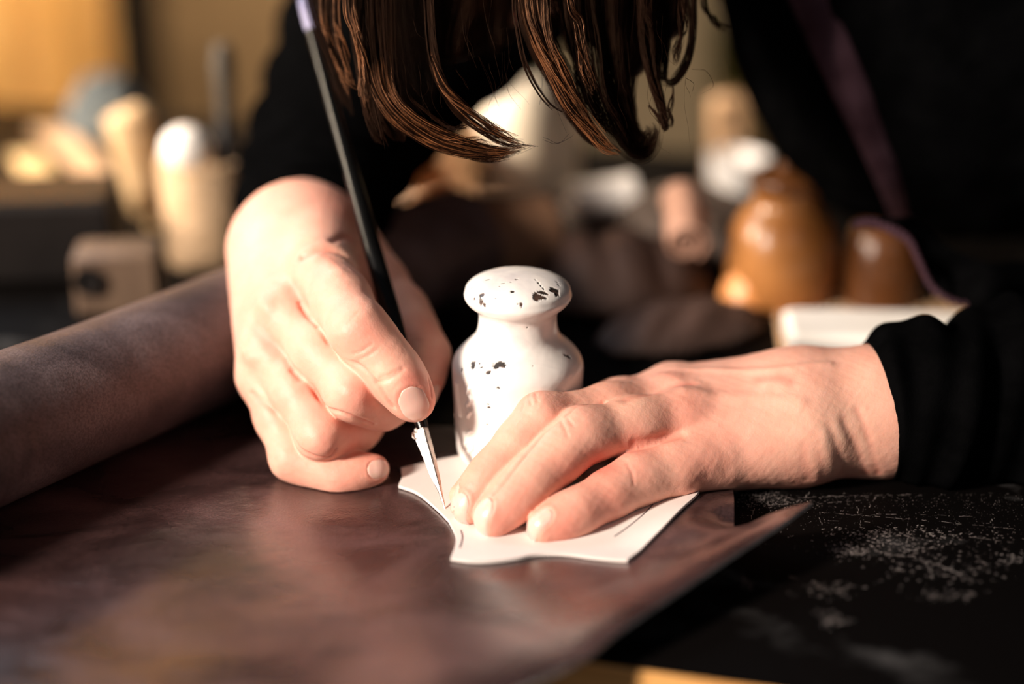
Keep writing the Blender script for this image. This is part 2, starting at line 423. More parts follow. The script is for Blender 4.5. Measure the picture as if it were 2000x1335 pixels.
# the curled-up end: a spiral cross-section swept along the roll axis
NA, NT_ = 150, 60
tot = 2*math.pi*1.85
for j in range(NT_+1):
    t = j/NT_; c = rollN+(rollF-rollN)*t
    wob = 1+.035*math.sin(t*5+1)+.02*math.sin(t*11)
    sag = .0
    for side in (0, 1):
        for i in range(NA+1):
            s = tot*i/NA
            r = (RR*wob*(1-.0)-(LT*1.9)*s/(2*math.pi)*1.0) - (LT if side else 0)
            # start at bottom, go to the far side, over the top and down on the near side
            off = -perp*math.sin(s)*r*1.04 + np.array([0, 0, 1])*(-math.cos(s)*r)
            off[2] += (RR*wob-RR)
            roll_v.append(c+off)
W_ = (NA+1)*2
for j in range(NT_):
    for i in range(NA):
        a = j*W_+i; roll_f.append((a, a+1, a+W_+1, a+W_))
        b = a+NA+1; roll_f.append((b, b+W_, b+W_+1, b+1))
for j in (0, NT_):
    for i in range(NA):
        a = j*W_+i; b = a+NA+1
        roll_f.append((a, b, b+1, a+1) if j == 0 else (a, a+1, b+1, b))
for j in range(NT_):
    a = j*W_+NA; b = a+NA+1; roll_f.append((a, b, b+W_, a+W_))
allv = np.vstack([v, np.array(roll_v)])
allf = f+[tuple(i+nv for i in q) for q in roll_f]
ls = mesh_obj('leather_sheet', allv, allf, LEATHER)
ls.data.materials.append(LEDGE); ls.data.materials.append(LEATHERM)
mi = np.zeros(len(ls.data.polygons), np.int32)
mi[nf:len(f)] = 1; mi[nf//2:nf] = 1
mi[len(f):] = 2
if len(mi) == len(allf): mi[len(f)+2*NA*NT_:] = 1
ls.data.polygons.foreach_set('material_index', mi)
ls.data.set_sharp_from_angle(angle=math.radians(50))
tag(ls, 'large dark brown leather hide spread on the table, rolled up at its left end', 'leather')

# ------------------------------------------------------------------ white paper template
PT = .0013
def paper_base(x, y): return leather_h(x, y)+PT+.0004
pp = [(783, 912), (835, 900), (890, 889), (1000, 870), (1150, 862), (1290, 880), (1345, 910), (1366, 958), (1360, 988), (1335, 1015), (1300, 1046), (1262, 1072), (1225, 1100),
      (1160, 1088), (1105, 1079), (1050, 1078), (1010, 1086), (960, 1092), (920, 1092), (880, 1087), (889, 1062), (889, 1040), (876, 1012), (850, 986), (815, 958), (778, 945), (785, 928)]
corners = {0, 12, 19, 22, 25}
xy = [T(a, b, .004)[:2] for a, b in pp]
dense = []
def seg_curve(idx):
    pts = [xy[i % len(xy)] for i in idx]; c = catmull(pts, 5); return c[:-1]
cs = sorted(corners)
for a, b in zip(cs, cs[1:]+[cs[0]+len(xy)]): dense += seg_curve(range(a, b+1))
dense = [tuple(p) for p in dense]
v, f, nf = sheet_mesh(dense, paper_base, .003, PT)
PAPER = mottled('white_card', (.74, .66, .62), (.80, .73, .69), scale=30, rough=.55, bump=.15, bscale=900, spec=.35, bdist=.0003)
pap = mesh_obj('paper_template', v, f, PAPER); pap.data.set_sharp_from_angle(angle=math.radians(50))
tag(pap, 'white card pattern template with curved edges, held down on the brown leather', 'template')
INK = mottled('pencil_graphite', (.06, .035, .05), (.10, .06, .08), scale=50, rough=.6, bump=0)
def drawn_line(px_pts, name='drawn_line', w=.0004):
    pts = catmull([T(a, b, .004) for a, b in px_pts], 10); A = np.array(pts)
    A[:, 2] = paper_base(A[:, 0], A[:, 1])+.00008
    vs = []; fs = []
    for k, p in enumerate(A):
        t = A[min(k+1, len(A)-1)]-A[max(k-1, 0)]; n = np.array([-t[1], t[0], 0]); n /= np.linalg.norm(n)
        vs += [p-n*w/2, p+n*w/2, p+n*w/2+[0, 0, .00012], p-n*w/2+[0, 0, .00012]]
    for k in range(len(A)-1):
        a = 4*k
        for q in range(4): r = (q+1) % 4; fs.append((a+q, a+r, a+4+r, a+4+q))
    return mesh_obj(name, vs, fs, INK, pap, False)
drawn_line([(1283, 965), (1279, 990), (1262, 1012), (1235, 1032), (1200, 1052)])
drawn_line([(900, 1033), (903, 1048), (898, 1068)])

# ================================================================== CAST IRON WEIGHT
wc = T(1011, 889, .004); WX, WY = wc[0], wc[1]; WZ = paper_base(np.array([WX]), np.array([WY]))[0]
def axis_h(py):
    r = ray(1000, py); s = (WY-CAM[1])/r[1]; return CAM[2]+s*r[2]-WZ, s
def wp(py, half):
    h, s = axis_h(py); return (half*s/FPX, h)
base_r = 118*.75/FPX
prof = [(0.0, 0.0), (.020, 0.0), (.0232, .0006), (.0252, .0024), (.0264, .0055)]
for py, hw in ((840, 121), (800, 123.5), (760, 126), (730, 128), (712, 128.5), (702, 126.5), (692, 121), (682, 112), (672, 101), (662, 90), (650, 81.5), (635, 77.5), (617, 76.5), (606, 79), (599, 84), (594, 90.5), (589, 97.5), (582, 103), (575, 105.5), (568, 104)):
    prof.append(wp(py, hw))
rt, ht = prof[-1]
for a in (15, 30, 45, 58, 70, 80, 90):
    prof.append((rt*math.cos(math.radians(a))**.9 if a < 90 else 0.0, ht+.0074*math.sin(math.radians(a))))
pr = np.array(catmull([np.array(p) for p in prof], 9)); pr[:, 0] = np.maximum(pr[:, 0], 0)
# even resample
seg = np.hypot(np.diff(pr[:, 0]), np.diff(pr[:, 1])); cum = np.concatenate([[0], np.cumsum(seg)])
NR, NS = 330, 480
ss = np.linspace(0, cum[-1], NR); pr2 = np.column_stack([np.interp(ss, cum, pr[:, 0]), np.interp(ss, cum, pr[:, 1])])
ang = np.linspace(0, 2*np.pi, NS, endpoint=False)
wv = np.stack([WX+pr2[:, None, 0]*np.cos(ang)[None], WY+pr2[:, None, 0]*np.sin(ang)[None], WZ+np.repeat(pr2[:, 1][:, None], NS, 1)], -1).reshape(-1, 3)
tn = np.gradient(pr2, axis=0); nr = np.column_stack([tn[:, 1], -tn[:, 0]]); nr /= np.linalg.norm(nr, axis=1)[:, None]+1e-9
wn = np.stack([nr[:, None, 0]*np.cos(ang)[None], nr[:, None, 0]*np.sin(ang)[None], np.repeat(nr[:, 1][:, None], NS, 1)], -1).reshape(-1, 3)
# project vertices to picture coordinates once, only to find where on the casting each chip seen in the photo sits
rel = wv-CAM; dep = rel@FWD; upx = 1000+FPX*(rel@RGT)/dep; upy = 667.5-FPX*(rel@UPV)/dep
facing = (wn*(CAM-wv)).sum(1) > 0
def surf_pt(px, py):
    d = np.where(facing, np.hypot(upx-px, upy-py), 1e9); return wv[np.argmin(d)]
def pnoise(p, f, seed=0):
    r = np.random.default_rng(seed); out = 0
    for k in range(5):
        w = r.normal(size=3); w /= np.linalg.norm(w); w *= f*(1+k*.6)
        out = out+np.sin(p@w+r.random()*6.28)*np.sin(p@np.roll(w, 1)*1.3+r.random()*6.28)/(1+k*.4)
    return out/2
chip = np.zeros(len(wv))
chips = [(953, 546, 5, 2), (922, 561, 2.5, 1.5), (909, 574, 1.5, 2.5), (927, 583, 2, 2), (941, 576, 6, 4), (939, 588, 4, 6), (945, 594, 5, 3), (1001, 568, 3.5, 2.5), (1010, 545, 4, 1.8), (1019, 595, 3, 4),
         (1012, 593, 1.2, 1.2), (1050, 577, 8, 7), (1058, 570, 8, 4), (1047, 582, 5, 5), (1062, 580, 6, 3), (1083, 567, 9, 6), (1088, 574, 4, 5), (1066, 573, 6, 2), (1088, 551, 2, 2), (910, 567, 1, 1.5), (983, 552, 3, .9), (976, 558, 2, .9), (968, 583, 3, .8), (998, 550, 2, .9), (1090, 556, 1.2, 2.5),
         (924, 708, 5, 4), (924, 714, 4, 5), (936, 709, 1.5, 1.5), (940, 716, 4, 1.8), (974, 712, 9, 5), (970, 715, 8, 4), (980, 713, 7, 5), (955, 726, 4, 3), (951, 728, 3, 2.5), (902, 721, 1.5, 3),
         (974, 758, 3.6, 1.5), (954, 789, 1.6, 1.2), (955, 795, 3.2, 2), (951, 829, 2, 1.3), (1110, 696, 6, 3), (1104, 693, 4, 2), (1030, 640, 1, 1), (1041, 715, 1, 1), (1046, 547, 1.5, 2.5), (1051, 552, 1.5, 3), (1056, 558, 1.2, 3), (1061, 564, 1.2, 2.5)]
for (cx, cy, rx, ry) in chips:
    q = surf_pt(cx, cy); d = wv-q; near = (d*d).sum(1) < .008**2
    s = dep[near]/FPX
    dx = (d[near]@RGT)/s; dy = (d[near]@np.cross(wn[near].mean(0), RGT)/np.linalg.norm(np.cross(wn[near].mean(0), RGT)))/s if True else 0
    dyy = np.sqrt(np.maximum(((d[near]/s[:, None])**2).sum(1)-dx*dx, 0))
    e = np.sqrt((dx/rx)**2+(dyy/(ry*1.15))**2)+pnoise(wv[near], 2200, 3)*.45
    chip[near] = np.maximum(chip[near], np.clip((1.3-e)/.22, 0, 1))
disp = -chip*.00028
def stroke(pts, w, amp):
    P3 = [surf_pt(*p) for p in pts]
    lo = np.min(P3, axis=0)-.006; hi = np.max(P3, axis=0)+.006
    nm = np.all((wv > lo) & (wv < hi), 1); x = wv[nm]; best = np.full(len(x), 1e9)
    for a, b in zip(P3[:-1], P3[1:]):
        d = b-a; t = np.clip(((x-a)@d)/(d@d+1e-15), 0, 1); best = np.minimum(best, np.linalg.norm(x-a-t[:, None]*d, axis=1))
    v_ = amp/(1+np.exp((best-w)/(w*.18)))
    disp[nm] = np.where(abs(v_) > abs(disp[nm]), v_, disp[nm]) if amp > 0 else np.minimum(disp[nm], v_)
stroke([(893, 748), (895, 775), (899, 808)], .0011, .0011)
stroke([(917, 757), (913, 768), (921, 780), (912, 792), (920, 803), (913, 812)], .0008, .0010)
stroke([(917, 858), (909, 866), (908, 875), (916, 882), (924, 876), (923, 866), (917, 858), (913, 849), (920, 843)], .0008, .0010)
wv2 = wv+wn*(disp+pnoise(wv, 110, 5)*.00016+pnoise(wv, 420, 6)*.00004)[:, None]
fi = []
idx = np.arange(NR*NS).reshape(NR, NS)
a = idx[:-1]; b = idx[1:]
fq = np.stack([a, np.roll(a, -1, 1), np.roll(b, -1, 1), b], -1).reshape(-1, 4)
def enamel():
    m, nt, b = new_mat('chipped_white_paint'); L = nt.links.new
    at = N(nt, 'ShaderNodeAttribute', attribute_name='chip'); tc = N(nt, 'ShaderNodeTexCoord')
    nz = N(nt, 'ShaderNodeTexNoise', i_Scale=26.0, i_Detail=6.0, i_Distortion=1.2); L(tc.outputs['Object'], nz.inputs['Vector'])
    cr = N(nt, 'ShaderNodeValToRGB'); e = cr.color_ramp.elements; e[0].position = .36; e[0].color = (.66, .62, .61, 1); e[1].position = .50; e[1].color = (.84, .79, .74, 1)
    L(nz.outputs[0], cr.inputs[0])
    mx = N(nt, 'ShaderNodeMix', data_type='RGBA'); L(at.outputs['Fac'], mx.inputs[0]); L(cr.outputs[0], mx.inputs[6])
    n2 = N(nt, 'ShaderNodeTexNoise', i_Scale=300.0); L(tc.outputs['Object'], n2.inputs['Vector'])
    c2 = N(nt, 'ShaderNodeValToRGB'); c2.color_ramp.elements[0].color = (.012, .007, .004, 1); c2.color_ramp.elements[1].color = (.09, .045, .03, 1); c2.color_ramp.elements[0].position = .45; c2.color_ramp.elements[1].position = .75
    L(n2.outputs[0], c2.inputs[0]); L(c2.outputs[0], mx.inputs[7]); L(mx.outputs[2], b.inputs['Base Color'])
    mr = N(nt, 'ShaderNodeMapRange'); mr.inputs[3].default_value = .30; mr.inputs[4].default_value = .6; L(at.outputs['Fac'], mr.inputs[0]); L(mr.outputs[0], b.inputs['Roughness'])
    b.inputs['Coat Weight'].default_value = .3; b.inputs['Coat Roughness'].default_value = .12
    return m
w_ob = mesh_obj('cast_iron_weight', wv2, fq, enamel()); float_attr(w_ob, 'chip', chip)
tag(w_ob, 'knobbed iron weight in chipped white paint standing on the card template', 'weight')

# ================================================================== SDF MODELLING
class Prim:
    __slots__ = ('a', 'b', 'ra', 'rb', 'n', 's')
    def __init__(s, a, b, ra, rb, n=None, sc=1.0):
        s.a = np.array(a, float); s.b = np.array(b, float); s.ra = ra; s.rb = rb
        s.n = None if n is None else np.array(n, float)/np.linalg.norm(n); s.s = sc
    def d(s, p):
        ba = s.b-s.a; l2 = ba@ba+1e-12
        pa = p-s.a; t = np.clip(pa@ba/l2, 0, 1)
        q = pa-t[:, None]*ba
        if s.n is not None: q = q+(s.s-1)*(q@s.n)[:, None]*s.n
        return np.sqrt((q*q).sum(1))-(s.ra+(s.rb-s.ra)*t)
def smin(a, b, k):
    h = np.maximum(k-np.abs(a-b), 0)/k; return np.minimum(a, b)-h*h*k*.25
class Hand:
    def __init__(s, palm, fingers, kp=.011, kin=.008, kpf=.009, kff=.0012):
        s.palm = palm; s.fingers = fingers; s.kp = kp; s.kin = kin; s.kpf = kpf; s.kff = kff
    def __call__(s, p):
        D = None
        for q in s.palm:
            x = q.d(p); D = x if D is None else smin(D, x, s.kp)
        out = D
        for fi_ in s.fingers:
            F = None
            for q in fi_:
                x = q.d(p); F = x if F is None else smin(F, x, s.kin)
            H = smin(D, F, s.kpf); out = H if out is D else smin(out, H, s.kff)
        return out
def px_pt(e): return P(e[0], e[1], e[2]), e[3]*e[2]/FPX
def chain(pts, waist=.975, n=None, s=1.0):
    out = []
    q = [px_pt(e) for e in pts]
    for (a, ra), (b, rb) in zip(q[:-1], q[1:]):
        m = (a+b)/2; rm = (ra+rb)/2*waist
        out += [Prim(a, m, ra, rm, n, s), Prim(m, b, rm, rb, n, s)]
    return out
def grad(f, p, e=.0004):
    k = np.array([[1, -1, -1], [-1, -1, 1], [-1, 1, -1], [1, 1, 1]], float); g = 0
    for kk in k: g = g+kk*f(p+kk*e)[:, None]
    return g/(np.linalg.norm(g, axis=1)[:, None]+1e-12)
def surface_nets(f, lo, hi, h, B=4, newton=2):
    lo = np.array(lo); n = (np.ceil((np.array(hi)-lo)/(h*B))).astype(int); N3 = n*B
    cx = [lo[i]+(np.arange(n[i])+.5)*h*B for i in range(3)]
    C = np.stack(np.meshgrid(*cx, indexing='ij'), -1).reshape(-1, 3)
    dc = f(C).astype(np.float32)
    near = np.abs(dc) < h*B*1.15+h
    field = np.repeat(np.repeat(np.repeat(dc.reshape(n), B, 0), B, 1), B, 2)
    fb = field.reshape(n[0], B, n[1], B, n[2], B).transpose(0, 2, 4, 1, 3, 5)   # view
    ids = np.argwhere(near.reshape(n))
    off = np.stack(np.meshgrid(*[np.arange(B)]*3, indexing='ij'), -1).reshape(-1, 3)
    vals = np.empty((len(ids), B**3), np.float32)
    CH = 4000
    for s in range(0, len(ids), CH):
        g = (ids[s:s+CH, None, :]*B+off[None]).reshape(-1, 3); pts = lo+(g+.5)*h
        vals[s:s+CH] = f(pts).reshape(-1, B**3)
    gi = (ids[:, None, :]*B+off[None]).reshape(-1, 3)
    field[gi[:, 0], gi[:, 1], gi[:, 2]] = vals.ravel()
    ins = field < 0
    S = ins[:-1, :-1, :-1].astype(np.int8)
    tot = np.zeros_like(S)
    for dx in (0, 1):
        for dy in (0, 1):
            for dz in (0, 1):
                tot = tot+ins[dx:N3[0]-1+dx, dy:N3[1]-1+dy, dz:N3[2]-1+dz]
    act = (tot > 0) & (tot < 8); cells = np.argwhere(act)
    vid = -np.ones(act.shape, np.int64); vid[act] = np.arange(len(cells))
    acc = np.zeros((len(cells), 3)); cnt = np.zeros(len(cells))
    cor = [(dx, dy, dz) for dx in (0, 1) for dy in (0, 1) for dz in (0, 1)]
    for c0 in cor:
        for axx in range(3):
            if c0[axx]: continue
            c1 = list(c0); c1[axx] = 1
            a = field[cells[:, 0]+c0[0], cells[:, 1]+c0[1], cells[:, 2]+c0[2]]; b = field[cells[:, 0]+c1[0], cells[:, 1]+c1[1], cells[:, 2]+c1[2]]
            m = (a < 0) != (b < 0); t = np.where(m, a/(a-b+1e-20), 0)
            pos = np.tile(np.array(c0, float), (len(cells), 1)); pos[:, axx] += t
            acc[m] += pos[m]; cnt[m] += 1
    v = lo+(cells+acc/cnt[:, None]+.5)*h
    faces = []
    for axx in range(3):
        a1, a2 = (axx+1) % 3, (axx+2) % 3
        sl0 = [slice(None)]*3; sl1 = [slice(None)]*3; sl0[axx] = slice(0, -1); sl1[axx] = slice(1, None)
        e = ins[tuple(sl0)] != ins[tuple(sl1)]
        ee = np.argwhere(e)
        ok = (ee[:, a1] > 0) & (ee[:, a2] > 0) & (ee[:, a1] < N3[a1]-1) & (ee[:, a2] < N3[a2]-1); ee = ee[ok]
        flip = ins[ee[:, 0], ee[:, 1], ee[:, 2]]
        q = []
        for (d1, d2) in ((1, 1), (0, 1), (0, 0), (1, 0)):
            c = ee.copy(); c[:, a1] -= d1; c[:, a2] -= d2; q.append(vid[c[:, 0], c[:, 1], c[:, 2]])
        q = np.stack(q, 1); good = (q >= 0).all(1); q = q[good]; flip = flip[good]
        q[~flip] = q[~flip][:, ::-1]; faces.append(q)
    F = np.vstack(faces)
    for _ in range(newton):
        g = grad(f, v, h*.5); d = f(v); v = v-g*np.clip(d, -h, h)[:, None]
    return v, F
def hit(f, px, py, d0=.55, d1=.95):
    r = ray(px, py); L_ = np.linalg.norm(r); s = d0
    for _ in range(400):
        d = f((CAM+r*s)[None])[0]
        if d < .00005: return CAM+r*s
        s += max(d*.7, .00005)/L_
        if s > d1: break
    return None

# ------------------------------------------------------------------ the knife line (everything in the right hand closes on it)
K0 = P(872, 1010, .700); K0[2] = leather_h(K0[:1], K0[1:2])[0]+.0002
K1 = P(590, -10, .800); KD = K1-K0; KL = np.linalg.norm(KD); KD /= KL
# ------------------------------------------------------------------ right hand (holds the knife)
H1_palm = [
    Prim(*[px_pt(e)[0] for e in ((618, 470, .790, 0), (628, 535, .742, 0))], 95*.79/FPX, 62*.742/FPX),
    Prim(*[px_pt(e)[0] for e in ((585, 470, .790, 0), (560, 608, .742, 0))], 100*.79/FPX, 58*.742/FPX),
    Prim(*[px_pt(e)[0] for e in ((555, 480, .790, 0), (528, 670, .742, 0))], 96*.79/FPX, 56*.742/FPX),
    Prim(*[px_pt(e)[0] for e in ((525, 500, .790, 0), (515, 738, .746, 0))], 70*.79/FPX, 46*.746/FPX),
    Prim(*[px_pt(e)[0] for e in ((600, 560, .785, 0), (570, 680, .772, 0))], 80*.79/FPX, 62*.76/FPX),
    # forearm up into the sleeve
    Prim(P(585, 470, .795), P(606, 425, .835), 104*.795/FPX, 88*.835/FPX),
    Prim(P(606, 425, .835), P(645, 310, .90), 88*.835/FPX, 84*.90/FPX),
    Prim(P(640, 480, .790), P(700, 520, .790), 62*.79/FPX, 50*.79/FPX),
]
H1_f = [
    chain([(632, 535, .738, 60), (700, 643, .705, 53), (768, 724, .702, 46), (808, 783, .7035, 41)]),
    chain([(562, 610, .738, 54), (690, 766, .708, 49), (748, 790, .722, 42), (775, 780, .742, 34)]),
    chain([(530, 672, .740, 50), (626, 846, .716, 45), (694, 838, .734, 39), (722, 810, .752, 34)]),
    chain([(515, 735, .744, 44), (573, 893, .727, 40), (662, 927, .7225, 34), (732, 916, .7235, 28)]),
    chain([(690, 500, .792, 62), (786, 612, .768, 48), (833, 692, .748, 40), (828, 772, .7310, 26)]),
]
hand1 = Hand(H1_palm, H1_f)
# ------------------------------------------------------------------ left hand (holds the template down)
H2_palm = [
    Prim(P(1560, 775, .742), P(1310, 762, .752), 88*.74/FPX, 46*.752/FPX),
    Prim(P(1560, 800, .735), P(1330, 790, .735), 92*.735/FPX, 58*.735/FPX),
    Prim(P(1560, 825, .728), P(1345, 835, .722), 92*.728/FPX, 58*.722/FPX),
    Prim(P(1560, 850, .722), P(1390, 890, .716), 92*.722/FPX, 60*.716/FPX),
    Prim(P(1500, 870, .735), P(1420, 890, .730), 70*.73/FPX, 60*.73/FPX),
    Prim(P(1560, 810, .735), P(1720, 802, .735), 118*.735/FPX, 118*.735/FPX),
    Prim(P(1720, 802, .735), P(1860, 790, .745), 118*.735/FPX, 130*.745/FPX),
]
H2_f = [
    chain([(1310, 760, .748, 46), (1092, 812, .714, 37), (975, 915, .709, 31), (901, 967, .7005, 24)]),
    chain([(1320, 783, .738, 52), (1057, 816, .704, 44), (965, 921, .6945, 38), (915, 990, .6895, 34)]),
    chain([(1340, 815, .722, 60), (1136, 850, .698, 51), (1036, 940, .686, 44), (964, 1010, .6815, 40)]),
    chain([(1390, 890, .714, 60), (1245, 935, .698, 47), (1130, 997, .682, 39), (1060, 1028, .6765, 31)]),
    chain([(1480, 840, .748, 56), (1340, 870, .738, 48), (1240, 892, .726, 40), (1170, 918, .716, 34)]),
]
hand2 = Hand(H2_palm, H2_f)

SKIN0 = np.array([.76, .415, .315]); SKINR = np.array([.76, .235, .175]); SKINP = np.array([.80, .54, .40])
def polyline_dist(x, pts):
    best = np.full(len(x), 1e9)
    for a, b in zip(pts[:-1], pts[1:]):
        d = b-a; t = np.clip(((x-a)@d)/(d@d+1e-15), 0, 1); best = np.minimum(best, np.linalg.norm(x-a-t[:, None]*d, axis=1))
    return best
def nail_frame(f, px, py, a, b):
    c = hit(f, px, py)
    t = P(*b)-P(*a); t /= np.linalg.norm(t); n = grad(f, c[None])[0]; n = n-t*(n@t); n /= np.linalg.norm(n)
    return c, t, n, np.cross(t, n)
NAILS1 = [(809, 788, (768, 724, .702), (800, 790, .7035), .0118, .0145), (738, 916, (662, 927, .7225), (732, 916, .7235), .0078, .0086), (851, 775, (833, 692, .748), (828, 772, .731), .0075, .011)]
NAILS2 = [(893, 992, (965, 922, .6945), (915, 990, .6895), .0088, .0125), (936, 1004, (1036, 940, .686), (964, 1010, .6815), .0094, .0145),
          (1050, 1015, (1130, 997, .682), (1060, 1028, .6765), .0080, .0125), (887, 966, (975, 915, .709), (901, 967, .7005), .007, .009)]
def finish_hand(f, v, lines, reds, pales, wr_seed, nails=()):
    g = grad(f, v, .0004); disp = np.zeros(len(v)); tint = np.tile(SKIN0, (len(v), 1))
    red = np.zeros(len(v)); pale = np.zeros(len(v))
    for (pts, w, amp) in lines:
        h_ = [hit(f, *p) for p in pts]; h_ = [q for q in h_ if q is not None]
        if len(h_) < 2: continue
        h_ = catmull(h_, 4) if len(h_) > 2 else h_
        bb = np.array(h_); m = np.all((v > bb.min(0)-w*3) & (v < bb.max(0)+w*3), 1)
        d = polyline_dist(v[m], h_); q = np.exp(-(d/w)**2)
        # fade at both ends
        disp[m] += amp*q
        if amp < 0: red[m] = np.maximum(red[m], q*.5*min(1, -amp/.0004))
    for (px, py, r, s) in reds:
        q = hit(f, px, py)
        if q is None: continue
        red = np.maximum(red, s*np.exp(-((v-q)**2).sum(1)/(r*.7/FPX)**2))
    for (px, py, r, s) in pales:
        q = hit(f, px, py)
        if q is None: continue
        pale = np.maximum(pale, s*np.exp(-((v-q)**2).sum(1)/(r*.7/FPX)**2))
    for (px_, py_, a_, b_, wid, leng) in nails:
        c, t, n, s_ = nail_frame(f, px_, py_, a_, b_); r = v-c; m = ((r*r).sum(1) < .014**2) & ((g@n) > -.05); r = r[m]
        x = np.abs(r@s_)/(wid/2); y = (r@t)/(leng/2)
        e = (x**2.6+np.abs(y)**2.8)**(1/2.7); w_ = np.clip(.9-y, 0, 1)
        disp[m] += -.00018*(e < .98)+.00022*np.exp(-((e-1.17)/.14)**2)*w_
        pale[m] = np.maximum(pale[m], .25*(e < 1)*(y > .7)); red[m] = np.maximum(red[m], .35*np.exp(-((e-1.25)/.25)**2)*w_)
    disp += pnoise(v, 350, wr_seed)*.00010+pnoise(v, 900, wr_seed+1)*.00004
    nz = .5+.35*pnoise(v, 120, wr_seed+2)
    red = np.clip(red+nz*.10, 0, 1); pale = np.clip(pale, 0, 1)
    tint = tint*(1-red[:, None])+SKINR*red[:, None]
    tint = tint*(1-pale[:, None])+SKINP*pale[:, None]
    v = v+g*disp[:, None]
    low = v[:, 2] < TZ+.03; x = v[low]                       # flesh flattens where it rests on the card, the leather or the table
    inl = point_in_poly(x[:, 0], x[:, 1], outline); inp = point_in_poly(x[:, 0], x[:, 1], dense)
    fl_ = np.full(len(x), TZ+.0003); fl_[inl] = leather_h(x[inl, 0], x[inl, 1])+.0003; fl_[inp] += PT+.0001
    near_edge = inl & (polydist(x[:, 0], x[:, 1], outline) < .03) & (x[:, 0] > .09); fl_[near_edge] = np.minimum(fl_[near_edge], TZ+.004)
    v[low, 2] = np.maximum(x[:, 2], fl_)
    return v, tint

allb = lambda pr_: (np.min([np.minimum(q.a-q.ra, q.b-q.rb) for q in pr_], 0)-.004, np.max([np.maximum(q.a+q.ra, q.b+q.rb) for q in pr_], 0)+.004)
HS = .0007
pr_all = H1_palm+[q for c in H1_f for q in c]; lo, hi_ = allb(pr_all)
v1, f1 = surface_nets(hand1, lo, hi_, HS)
lines1 = [([(590, 600), (640, 665), (700, 712), (740, 755), (768, 795)], .0011, -.0011), ([(570, 722), (620, 772), (656, 803), (692, 815), (728, 829)], .0011, -.0011), ([(492, 768), (537, 802), (570, 850), (606, 888), (640, 894)], .0011, -.0010),
          ([(585, 590), (605, 612), (622, 637)], .0008, -.0012),
          ([(735, 747), (752, 742), (772, 732), (786, 722)], .0012, -.0006),
          ([(742, 737), (760, 730), (775, 722)], .0007, -.0003),
          ([(650, 470), (670, 462), (690, 468)], .0018, -.0010), ([(590, 500), (625, 487), (665, 492), (695, 520)], .0022, -.0016),
          ([(622, 505), (640, 515), (660, 530)], .004, .0010), ([(686, 655), (702, 640), (716, 622)], .006, .0009),
          ([(510, 592), (520, 600)], .004, .0012), ([(680, 765), (700, 775)], .004, .0009), ([(622, 862), (640, 872)], .004, .0008),
          ([(480, 690), (490, 700)], .0035, .0010),
          ([(690, 690), (705, 686), (725, 672)], .0006, -.00035), ([(700, 702), (722, 692), (738, 680)], .0006, -.0003), ([(680, 630), (690, 622), (700, 610)], .0006, -.0002),
          ([(644, 893), (652, 884), (656, 878)], .0007, -.0009), ([(838, 742), (842, 760), (843, 775)], .0007, -.0006),
          ([(575, 560), (600, 600)], .004, -.0007), ([(500, 640), (540, 690)], .004, -.0006), ([(560, 700), (585, 738)], .002, -.0008)]
reds1 = [(700, 650, 45, .45), (705, 775, 40, .40), (640, 872, 34, .35), (625, 515, 40, .35), (515, 600, 40, .22), (800, 745, 34, .75), (770, 770, 26, .55), (838, 770, 30, .45),
         (690, 835, 50, .45), (735, 905, 34, .55), (660, 935, 45, .4), (570, 920, 40, .3), (690, 870, 34, .5), (840, 640, 45, .35), (600, 800, 60, .3), (660, 400, 60, .3), (855, 700, 40, .35), (500, 800, 40, .3)]
pales1 = [(480, 480, 70, .5), (755, 735, 30, .6), (680, 500, 40, .4), (560, 450, 80, .25), (800, 830, 20, .4)]
v1, t1 = finish_hand(hand1, v1, lines1, reds1, pales1, 11, NAILS1)
pr_all = H2_palm+[q for c in H2_f for q in c]; lo, hi_ = allb(pr_all)
v2_, f2_ = surface_nets(hand2, lo, hi_, HS)
lines2 = [([(1180, 786), (1114, 803), (1062, 845), (1013, 904), (985, 942), (956, 977), (928, 1012)], .0010, -.0009),
          ([(1225, 778), (1262, 768), (1300, 757), (1350, 748)], .003, -.0009), ([(1240, 866), (1285, 856), (1330, 850)], .0025, -.0011),
          ([(1310, 720), (1400, 722), (1520, 722), (1620, 712)], .0022, .0008), ([(1340, 765), (1440, 775), (1560, 785)], .0035, .0009), ([(1330, 780), (1350, 800)], .008, .0012),
          ([(1375, 880), (1390, 890)], .006, .0010), ([(1290, 735), (1310, 738)], .005, .0010), ([(1040, 785), (1060, 795)], .005, .0005), ([(1105, 830), (1125, 838)], .006, .0005),
          ([(1485, 738), (1520, 735), (1545, 742)], .003, -.0005), ([(1500, 750), (1515, 745), (1530, 752)], .004, .0005),
          ([(1620, 830), (1635, 870), (1645, 925)], .0022, -.0004), ([(1648, 820), (1668, 860), (1690, 925)], .0020, -.0004), ([(1595, 850), (1600, 890), (1610, 930)], .0024, -.0003),
          ([(1570, 870), (1572, 905), (1580, 935)], .0026, -.0003), ([(1675, 800), (1695, 850), (1715, 925)], .0018, -.0004), ([(1632, 825), (1652, 870), (1664, 912)], .003, .0003), ([(1608, 850), (1618, 890), (1628, 930)], .003, .0003),
          ([(1022, 772), (1024, 790), (1020, 800)], .0006, -.0005), ([(1034, 770), (1038, 790)], .0006, -.0004), ([(1046, 768), (1050, 786)], .0006, -.0004),
          ([(1096, 822), (1104, 838), (1108, 850)], .0007, -.0004), ([(1110, 818), (1120, 832)], .0006, -.0004),
          ([(1225, 905), (1235, 925), (1238, 945)], .0008, -.0003), ([(1355, 948), (1366, 938), (1380, 930)], .002, -.0002)]
